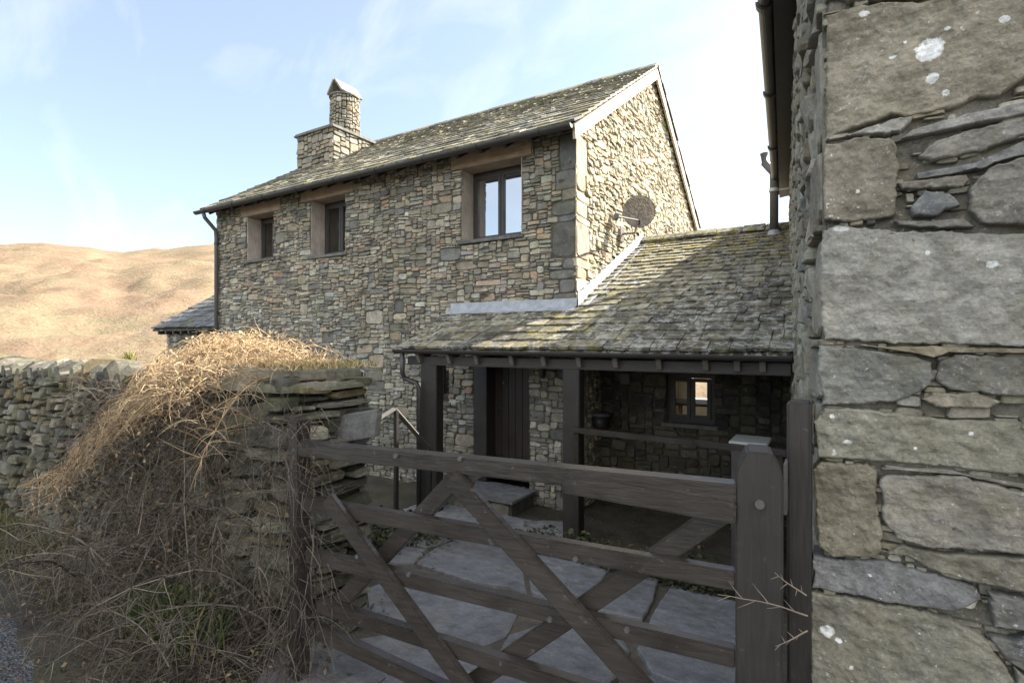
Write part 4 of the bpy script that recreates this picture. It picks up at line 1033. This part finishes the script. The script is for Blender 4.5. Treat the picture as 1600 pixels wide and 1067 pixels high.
# ================================================================== GARDEN WALL
WT = -.15
gw = empty('drystone_wall', (-4.5, 1.95, -1.6), 'drystone garden wall with upright coping stones running left from the gate', 'wall')
def garden_wall():
    random.seed(77)
    mb = MB(); x0, x1, v0, v1 = -10.5, -2.30, 1.66, 2.16
    def inside(x, z): return True
    pier = x1 - 1.0
    masonry(mb, plane_map((x0, v0, -1.85), (1,0,0), (0,-1,0)), pier - x0, 1.85+WT-.13, inside, PAL_DRY, cu=.025, cz=.020, wr=(3,9), hr=(2,6), prot=(.01,.06), rough=2.0, mortar=(.025,.024,.022), backd=-.05, skew=.25)
    # the pier by the gate is of larger flat slabs
    masonry(mb, plane_map((pier, v0, -1.85), (1,0,0), (0,-1,0)), 1.0, 1.85+WT-.03, inside, PAL_DRY, cu=.04, cz=.022, wr=(4,9), hr=(2,6), prot=(.0,.05), rough=2.2, skew=.25, mortar=(.025,.024,.022), backd=-.05)
    def PE_(x, z, d): return Vector((x1 + d + .05*vn(z*3, 1.0), v0 + x, -1.85 + z))
    masonry(mb, PE_, v1-v0, 1.85+WT-.03, inside, PAL_DRY, cu=.04, cz=.022, wr=(4,10), hr=(1,4), prot=(.0,.05), rough=2.4, skew=.25, mortar=(.025,.024,.022), backd=-.05)
    masonry(mb, plane_map((x1, v1, -1.85), (-1,0,0), (0,1,0)), x1-x0, 1.85+WT-.13, inside, PAL_DRY, cu=.06, cz=.05, wr=(3,8), hr=(2,5), prot=(.01,.05), n=8, rings=1)
    mb.add([(x0,v0,WT-.14),(x1,v0,WT-.14),(x1,v1,WT-.14),(x0,v1,WT-.14)], [(0,1,2,3)], (.04,.038,.03))
    wall = mb.build('wall_face', M['drystone'], gw)
    # coping: stones on edge
    x = x0; i = 0; cm = MB()
    while x < pier - .2:
        w = U(.05, .16); h = U(.09, .18); lean = U(-.05, .07)
        P = plane_map((x, v0-.01, WT-.15), (1,0,0), (0,-1,0))
        o = [(a + lean*b/h, b) for a, b in [(.004,0),(w*.5,-.01),(w-.004,0),(w-.002,h*.5),(w*U(.85,.98),h*U(.8,.92)),(w*.6,h*U(.95,1.05)),(w*.3,h*U(.92,1.02)),(w*U(.02,.15),h*U(.75,.9)),(.002,h*.45)]]
        n = len(o); vs = []; col = pick(PAL_DRY); df = U(.7, 1.2); D = [-.05*U(0,1)] + [q*df for q in (.04, .12, .22, .33, .40)]
        for k, dd in enumerate(D):
            s = (.70, .93, 1, .96, .8, .5)[k]; dz = .03*vn(x*8, dd*9)
            for a, b in o: vs.append(tuple(P(w/2+(a-w/2)*s + .006*vn(a*40, b*40, dd*9+i), b*s+dz + .006*vn(a*33, b*33, dd*7+i*2), -dd + .012*vn(a*25, b*25, i))))
        fs = [tuple(range(n-1,-1,-1)), tuple((len(D)-1)*n+k for k in range(n))] + [(k*n+j, k*n+(j+1)%n, (k+1)*n+(j+1)%n, (k+1)*n+j) for k in range(len(D)-1) for j in range(n)]
        fs = [f[::-1] for f in fs]
        cm.add(vs, fs, col); x += w*.98; i += 1
    cm.build('coping', M['drystone'], gw)
    # two big cap slabs on the pier
    for (a, b, z0, h, vv0, vv1) in ((-3.22, -2.23, WT-.10, .035, 1.60, 2.20), (-3.20, -2.31, WT-.062, .07, 1.63, 2.16)):
        m = MB(); o = []
        pts = [(a,vv0),( (a+b)/2,vv0-.03),(b-.05,vv0+.01),(b,(vv0+vv1)/2),(b-.06,vv1),((a+b)/2,vv1+.02),(a,vv1)]
        for k in range(len(pts)):
            p, q = pts[k], pts[(k+1)%len(pts)]
            for j in range(8):
                f = j/8; X = p[0]+(q[0]-p[0])*f; Y = p[1]+(q[1]-p[1])*f; o.append((X + .03*vn(X*7, Y*7, z0*50), Y + .03*vn(Y*7, X*7, z0*30)))
        blob(m, lambda x, y, d: Vector((x, y, z0 + d)), o, h, (.19,.18,.14), z0*9, 1.2, rings=5, base=-.005, inset=.012)
        m.build('cap_slab', M['drystone'], gw)
garden_wall()
# slate slab leaning on the end of the wall
la = [atV(x, y, 2.02) for x, y in ((500, 652), (588, 637), (590, 680), (515, 692))]
ls = MB()
o2 = [(p.x, p.z) for p in la]; oo = []
for k in range(4):
    p, q = o2[k], o2[(k+1)%4]
    for j in range(7): f = j/7; oo.append((p[0]+(q[0]-p[0])*f + .006*vn(f*9, k), p[1]+(q[1]-p[1])*f + .006*vn(f*9, k+5)))
blob(ls, lambda x, z, d: Vector((x+.03, 2.02 + .25*(z+.3) - d, z)), oo[::-1], .02, (.145,.145,.145), 3.3, .6, rings=4, base=-.03)
tag(ls.build('slate_slab', M['drystone'], None), 'smooth dark slate slab set upright in the wall end beside the gate', 'slab')

# ================================================================== GATE
GA = Vector((-2.02, 1.53, 0)); GB = Vector((-.258, 1.77, 0)); GD = (GB-GA).normalized(); GN = Vector((GD.y, -GD.x, 0))
def atG(px, py, off=0.0):
    d = ray(px, py); k = (GA.dot(GN) + off) / d.dot(GN); return d * k
gate = empty('field_gate', ((GA.x+GB.x)/2, (GA.y+GB.y)/2, -1.55), 'dark brown five-bar timber gate with crossed braces across the path', 'gate')
def gbar(px0, py0, px1, py1, w, t=.045, off=0.0, name='rail'):
    a = atG(px0, py0, off); b = atG(px1, py1, off)
    return part(name, M['gate'], gate, lambda m: m.beam(a, b, w, t), .005)
gbar(474, 699, 1150, 768, .062, .075)                       # top rail
h = part('top_rail', M['gate'], gate, lambda m: m.beam(atG(884, 752, .018), atG(1150, 798, .018), .065, .075), .006)
gbar(476, 785, 1150, 904, .062); gbar(482, 866, 1150, 1024, .060); gbar(500, 944, 1150, 1152, .060); gbar(496, 984, 1150, 1290, .060)
gbar(512, 778, 735, 1082, .070, .03, .040, 'brace'); gbar(706, 745, 1045, 1120, .075, .035, .042, 'brace')
gbar(712, 748, 512, 962, .072, .03, -.040, 'brace'); gbar(1128, 800, 715, 1082, .070, .03, -.040, 'brace')
def curve_block(m):   # the curved knee where the braces meet the top rail
    P0 = [(672,720),(688,729),(700,742),(712,762),(722,775),(735,762),(748,748),(765,738),(765,724)]
    a = [atG(x, y, .020) for x, y in P0]; b = [atG(x, y, -.020) for x, y in P0]; n = len(a)
    m.add([tuple(v) for v in a+b], [tuple(range(n)), tuple(range(2*n-1, n-1, -1))] + [(i, n+i, n+(i+1)%n, (i+1)%n) for i in range(n)])
part('knee', M['gate'], gate, curve_block, .003)
part('stile', M['gate'], gate, lambda m: m.beam(atG(468, 655, -.0) + Vector((0,0,0)), Vector((*atG(468, 655).xy, -1.52)), .070, .07, (1,0,0)), .006)
for (x, y) in ((620, 712), (720, 716), (560, 868), (640, 896), (800, 848), (900, 872), (860, 966), (980, 982), (1000, 776), (1080, 790)):
    p = atG(x, y, .04); part('bolt', M['pipe'], gate, lambda m: m.tube([p + GN*.0, p - GN*-.012], .009, 8), 0)
gp = empty('gate_post', (-.2, 1.78, -1.6), 'thick dark gate post with a chamfered top at the right end of the gate', 'post')
def post_shape(m):
    a = atG(1149, 760); b = atG(1223, 760); w = b - a; zt = atG(1180, 703).z; ze = atG(1149, 742).z
    prof = [(0,-1.6),(1,-1.6),(1,ze),(.96,ze+.03),(.76,zt),(.24,zt),(.04,ze+.03),(0,ze)]; n = len(prof); t = .14
    f = [Vector((a.x + w.x*p, a.y + w.y*p, z)) + GN*.03 for p, z in prof]; k = [v - GN*t for v in f]
    m.add([tuple(v) for v in f+k], [tuple(range(n)), tuple(range(2*n-1,n-1,-1))] + [(i, n+i, n+(i+1)%n, (i+1)%n) for i in range(n)])
part('post_body', M['post'], gp, post_shape, .006)
kn = atG(1187, 788, .038); part('bolt_head', M['pipe'], gp, lambda m: m.tube([kn - GN*.02, kn + GN*.003], .014, 10), 0)
np_ = empty('wall_post', (-.09, 2.0, -1.6), 'tall square dark post fixed to the corner of the barn behind the gate post', 'post')
a = atV(1229, 640, 1.93); b = atV(1268, 640, 1.93)
part('post_body', M['post'], np_, lambda m: m.box((a.x, 1.93, -1.6), (b.x, 2.03, atV(1250, 628, 1.93).z)), .008)
lt = empty('gate_latch', (-.15, 1.86, -.6), 'pale metal latch plate between the gate post and the wall post', 'latch')
q0 = atG(1226, 735, -.08)
part('latch_bar', M['pipe'], lt, lambda m: m.box((q0.x-.004, q0.y-.005, q0.z-.14), (q0.x+.006, q0.y+.10, q0.z+.02)), .002)
part('latch_tongue', M['iron'], lt, lambda m: m.tube([q0 + Vector((0,.02,-.03)), q0 + Vector((-.06,.03,-.03)), q0 + Vector((-.07,.03,-.07))], .007, 8), 0)

# ================================================================== PLANTS
def twig(mb, p, d, L, r, col, droop=.5, curl=.35, seg=6, n=3, top=None):
    p = Vector(p); d = Vector(d).normalized()
    hi = U(-.16, .03) if R_() > .07 else U(.03, .16)
    if top: p.z = min(p.z, top(p.x, p.y) - U(.0, .22)**1.0)
    pts = [p.copy()]; st = L/seg
    for i in range(seg):
        d = (d + Vector((U(-1,1), U(-1,1), U(-1,1)))*curl*.35 + Vector((0,0,-1))*droop*.22).normalized()
        p = p + d*st; p.z = max(p.z, ground_z(p.x, p.y) + .01)
        if top:
            zt = top(p.x, p.y) + hi
            if p.z > zt: p.z = zt; d = Vector((d.x*.4 + U(-1,1), d.y*.6 + U(-.9,.7), U(-.35,.25))).normalized()
        pts.append(p.copy())
    mb.tube(pts, [r*(1-.7*i/seg) for i in range(seg+1)], n, col, False)
    return pts
TW_SHADE = [(3,(.135,.115,.092)), (2,(.10,.085,.068)), (1.3,(.20,.175,.14)), (2,(.065,.055,.045)), (.4,(.11,.075,.055))]  # lower twigs, darkened and greyed to carry the shade
TOPZ = [(-9,-1.3),(-5.3,-.72),(-4.4,-.38),(-3.95,-.14),(-3.38,-.02),(-2.75,.09),(-2.37,.02),(-1.97,-.06),(0,-.1)]
def bush_top(u, v):
    lump = .10*vn(u*3.2, v*3.2, 9) + .05*vn(u*8, v*8, 4); u = u * 1.75 / max(.9, v)
    for (a, za), (b, zb) in zip(TOPZ, TOPZ[1:]):
        if u <= b: return za + (zb-za)*(u-a)/(b-a) + lump
    return -.1
TWL = [(3,(.25,.195,.135)), (2,(.20,.155,.105)), (2,(.30,.245,.165)), (1.5,(.14,.11,.08))]
TW_LIT = [(3,(.46,.335,.20)), (2,(.37,.255,.15)), (2,(.54,.42,.26)), (1,(.24,.165,.10))]  # top twigs, sunlight put into a lighter golden colour
def bush_plant():
    random.seed(5)
    bush = empty('bramble_bush', (-3.2, 1.4, -1.55), 'tangled bare brown bush sprawling over the drystone wall left of the gate', 'bush')
    mb = MB(); mains = []
    # arching stems: rooted at the wall foot or on its top, spilling toward the lane
    for i in range(70):
        if i < 34: p = (U(-3.9,-2.4), U(1.7,2.1), U(-.18,-.10)); d = (U(-.9,.35), U(-.9,.2), U(.1,.6)); L = U(.35,.75); dr = U(.7,1.1)
        elif i < 54: p = (U(-3.9,-2.2), U(1.35,1.62), -1.5); d = (U(-.6,.3), U(-.5,.1), U(.8,1.5)); L = U(.7,1.3); dr = U(.7,1.2)
        else: p = (U(-3.2,-2.0), U(1.05,1.55), U(-1.5,-1.1)); d = (U(-.8,.6), U(-.6,.2), U(.1,.7)); L = U(.35,.75); dr = U(.4,.8)
        m = MB(); col = pick(TW_LIT if i < 34 else TW_SHADE); pts = twig(m, p, d, L, U(.003,.0055), col, dr, .45, 9, 6, bush_top); mains.append(pts)
        m.build('stem', M['twig'], bush, True)
    def spray(p, d, L, k, pal):
        for _ in range(k):
            dd = Vector(d) + Vector((U(-1,1), U(-1,1), U(-.8,.9)))*.8
            twig(mb, p, dd, L*U(.4,1.1), U(.0012,.0024), pick(pal), U(.2,.9), .6, 5, 3, bush_top)
    for q, pts in enumerate(mains):
        for i, p in enumerate(pts[1:]):
            spray(p, pts[i+1]-pts[i], .20, 9, TW_LIT if q < 34 else TW_SHADE)
    # thatch on top of the wall and over its edge, in the sun-lightened palette
    for _ in range(3900):
        u = random.triangular(-4.55, -2.35, -3.0); k = max(0, min(1, (u+4.9)/1.5))
        v = U(1.35, 2.2); top = WT + .03 + .14*k*max(0, 1-abs(u+3.35)/1.2)
        z = top - max(0, 1.62 - v)*U(.3,1.6) + U(-.03,.06)
        if u < -3.9: v = U(1.25,1.65); z = WT - U(.12,.5)
        twig(mb, (u, v, z), (U(-1,.8), U(-1,.35), U(-.5,.7)), U(.06,.24), U(.0013,.0027), pick(TW_LIT), U(.1,.8), .9, 5, 3, bush_top)
    def gap(u, v, z): return -2.98 < u < -2.45 and .8 < v < 1.42 and z < -.98
    for _ in range(1500):      # curled dead leaves and bracts in the thatch
        u = random.triangular(-4.5, -2.4, -3.1); v = U(1.3, 2.15); z = min(bush_top(u, v) - U(-.01,.16), WT + .2)
        if v < 1.6: z -= U(0,.3)
        a = Vector((U(-1,1),U(-1,1),U(-1,1))).normalized(); b = a.cross(Vector((U(-1,1),U(-1,1),U(-1,1)))).normalized(); q = U(.006,.016); c = Vector((u,v,z))
        mb.add([tuple(c-a*q), tuple(c+b*q*.6), tuple(c+a*q), tuple(c-b*q*.5+Vector((0,0,q*.3)))], [(0,1,2),(0,2,3)], pick([(2,(.30,.21,.12)),(2,(.20,.13,.075)),(1,(.38,.30,.18))]))
    # hanging curtain down the face
    for _ in range(2900):
        u = random.triangular(-4.6, -2.2, -3.1); z = U(-1.45, -.25); b = .12 + .40*min(1, (-z)/1.3)
        v = 1.62 - U(0, 1)**1.3*b
        if gap(u, v, z) and R_() < .8: continue
        twig(mb, (u, v, z), (U(-.9,.6), U(-.6,.1), U(-.8,.7)), U(.08,.28), U(.0012,.0024), pick(TW_SHADE), U(.3,1.0), .7, 5)
    # litter on the verge
    for _ in range(4600):
        u = random.triangular(-4.9, -1.75, -2.6); v = U(.55, 1.6) - .28*max(0, -2.7-u)*U(.0,.4); z = -1.54 + U(0, .18)*(1 if v > .9 else .4)
        if u > -2.05 and v < 1.2 and R_() < .6: continue
        if gap(u, v, z) and v > .95 and R_() < .7: continue
        if v < 1.02 - .10*(u+2.2) + .12*vn(u*3, v*3) and u < -2.5 and R_() < .93: continue
        twig(mb, (u, v, z), (U(-1,1), U(-1,1), U(-.2,.5)), U(.06,.24), U(.0012,.0026), pick(TW_SHADE), .5, .8, 5)
    # dead leaves caught in it
    for _ in range(5200):
        u = random.triangular(-4.7, -1.9, -2.9)
        if R_() < .55: v = U(.75, 1.6); z = -1.53 + U(0, .10)
        else: z = U(-1.4,-.35); v = 1.63 - U(0, .45*min(1, -z/1.3))
        if v < 1.0 - .10*(u+2.2) and u < -2.4 and R_() < .8: continue
        a = Vector((U(-1,1),U(-1,1),U(-1,1))).normalized(); b = a.cross(Vector((U(-1,1),U(-1,1),U(-1,1)))).normalized(); q = U(.006,.017); c = Vector((u,v,z))
        mb.add([tuple(c-a*q), tuple(c+b*q*.6), tuple(c+a*q), tuple(c-b*q*.5+Vector((0,0,q*.3)))], [(0,1,2),(0,2,3)], pick([(2,(.10,.075,.05)),(2,(.16,.115,.07)),(1,(.06,.05,.038)),(.7,(.07,.08,.03))]))
    # strands straggling over the gate post
    for _ in range(520):
        z = U(-1.5,-.3); twig(mb, (U(-2.25,-1.93), U(1.42,1.62), z), (U(-.4,1), U(-.8,.3), U(-.8,.8)), U(.12,.34), U(.0012,.0022), pick(TW_SHADE), .6, .7, 6)
    tag(mb.build('twig_mass', M['twig'], bush, True), kind='stuff')
bush_plant()
def blades(mb, n, area, h, cols, lean=.5, w=.004):
    for _ in range(n):
        x, y, z = area(); hh = U(*h); d = Vector((U(-1,1)*lean, U(-1,1)*lean, 1)).normalized(); s = Vector((U(-1,1), U(-1,1), 0)).normalized()*w*U(.6,1.3)
        p = Vector((x,y,z)); a = p + d*hh*.5; b = p + d*hh + Vector((d.x, d.y, -.4))*hh*.35
        mb.add([tuple(p-s), tuple(p+s), tuple(a+s*.8), tuple(a-s*.8), tuple(b)], [(0,1,2,3),(3,2,4)], pick(cols))
random.seed(11)
mb = MB(); blades(mb, 420, lambda: (random.gauss(-2.74,.13), random.gauss(1.34,.06), -1.42), (.14,.34), [(2,(.045,.075,.02)),(1,(.08,.11,.03)),(.6,(.16,.13,.05))], .5, .005)
tag(mb.build('grass_tuft', M['blade']), 'green grass tuft growing low in the middle of the bare bush', 'grass')
mb = MB(); blades(mb, 2600, lambda: (U(-3.2,-2.27), U(1.62,2.28), WT+.005), (.02,.075), [(3,(.36,.27,.13)),(2,(.42,.34,.18)),(1,(.22,.20,.07))], .9, .0028)
tag(mb.build('dry_grass', M['blade']), kind='stuff')
mb = MB(); blades(mb, 2600, lambda: (U(-6.5,-3.0), random.triangular(1.15,1.64,1.6), -1.55), (.05,.22), [(2,(.075,.085,.03)),(2,(.13,.11,.05)),(1,(.05,.065,.02))], .7, .004)
tag(mb.build('verge_grass', M['blade']), kind='stuff')
mb = MB(); blades(mb, 420, lambda: (random.gauss(-3.55,.12), U(3.4,4.1), ground_z(-3.4,3.7)+.0), (.03,.10), [(2,(.055,.075,.02)),(1,(.10,.10,.03))], .9, .006)
for _ in range(4200):     # low ivy and moss on the bed in front of the porch and below the wall end
    if R_() < .75: x, y = U(-2.7,-.35), U(4.35, 5.1); h_ = (.34 + .28*vn(x*2.5, 1))*max(.1, 1-abs(y-4.65)/.45)
    else: x, y = random.gauss(-3.5,.16), U(3.3,4.2); h_ = .18
    c = Vector((x, y, max(ground_z(x, y), -2.2) + .01 + U(0,1)*h_)); a = Vector((U(-1,1),U(-1,1),U(-.6,.6))).normalized(); b = a.cross(Vector((U(-1,1),U(-1,1),1))).normalized(); q = U(.012,.034)
    mb.add([tuple(c-a*q), tuple(c+b*q*.7-a*q*.2), tuple(c+a*q), tuple(c-b*q*.7-a*q*.2)], [(0,1,2),(0,2,3)], pick([(3,(.035,.045,.018)),(2,(.055,.06,.022)),(1,(.08,.065,.035)),(1,(.025,.028,.015))]))
for _ in range(2600):     # litter of leaves and slate chips on the porch floor and in the path joints
    if R_() < .8: x, y = U(-4.9,-.3), U(4.95, 7.2)
    else: y = U(1.6, 4.5); x = random.choice((-2.1 - .5*(y-1.6) + abs(random.gauss(0,.10)), -.06 - abs(random.gauss(0,.14)), -.1))
    z = ground_z(x, y) + (.052 if y < 4.5 else .014)
    c = Vector((x, y, z)); a = Vector((U(-1,1),U(-1,1),U(-.1,.3))).normalized(); b = a.cross(Vector((U(-.2,.2),U(-.2,.2),1))).normalized(); q = U(.006,.022)
    mb.add([tuple(c-a*q), tuple(c+b*q*.6), tuple(c+a*q), tuple(c-b*q*.6)], [(0,1,2),(0,2,3)], pick([(3,(.07,.05,.032)),(2,(.12,.085,.05)),(2,(.11,.11,.105)),(1,(.05,.055,.025))]))
tag(mb.build('ground_cover', M['blade']), kind='stuff')
# a bit of grass on the coping, and sprigs at the barn corner
mb = MB(); cg = atV(190, 552, 2.0); blades(mb, 70, lambda: (random.gauss(cg.x,.025), random.gauss(2.05,.02), WT-.02), (.05,.13), [(2,(.12,.15,.03)),(1,(.28,.24,.08))], .4, .004)
tag(mb.build('grass_tuft', M['blade']), 'small yellow-green grass tuft on top of the coping stones', 'grass')
random.seed(21)
for (px, py, dx, dz, L, lab) in ((1262, 962, -1, .28, .24, 'thin bare sprig reaching left across the gate post from the barn corner'), (1262, 985, -.6, -.5, .10, 'short bare sprig hanging below the longer one at the barn corner'), (1260, 930, -.6, .4, .10, 'little upright bare sprig above the longer one at the barn corner')):
    mb = MB(); o = atV(px, py, 1.70); pts = twig(mb, o, (dx, -.25, dz), L, .0026, (.22,.18,.145), 0, .25, 7, 5)
    for i, p in enumerate(pts[1:-1]):
        twig(mb, p, (dx + U(-.3,.5), U(-.4,.2), .9*(-1)**i + dz), L*U(.15,.28), .0015, (.24,.20,.16), 0, .2, 3, 4)
    tag(mb.build('bare_sprig', M['twig'], None, True), lab, 'twig', 'bare sprigs at the barn corner')
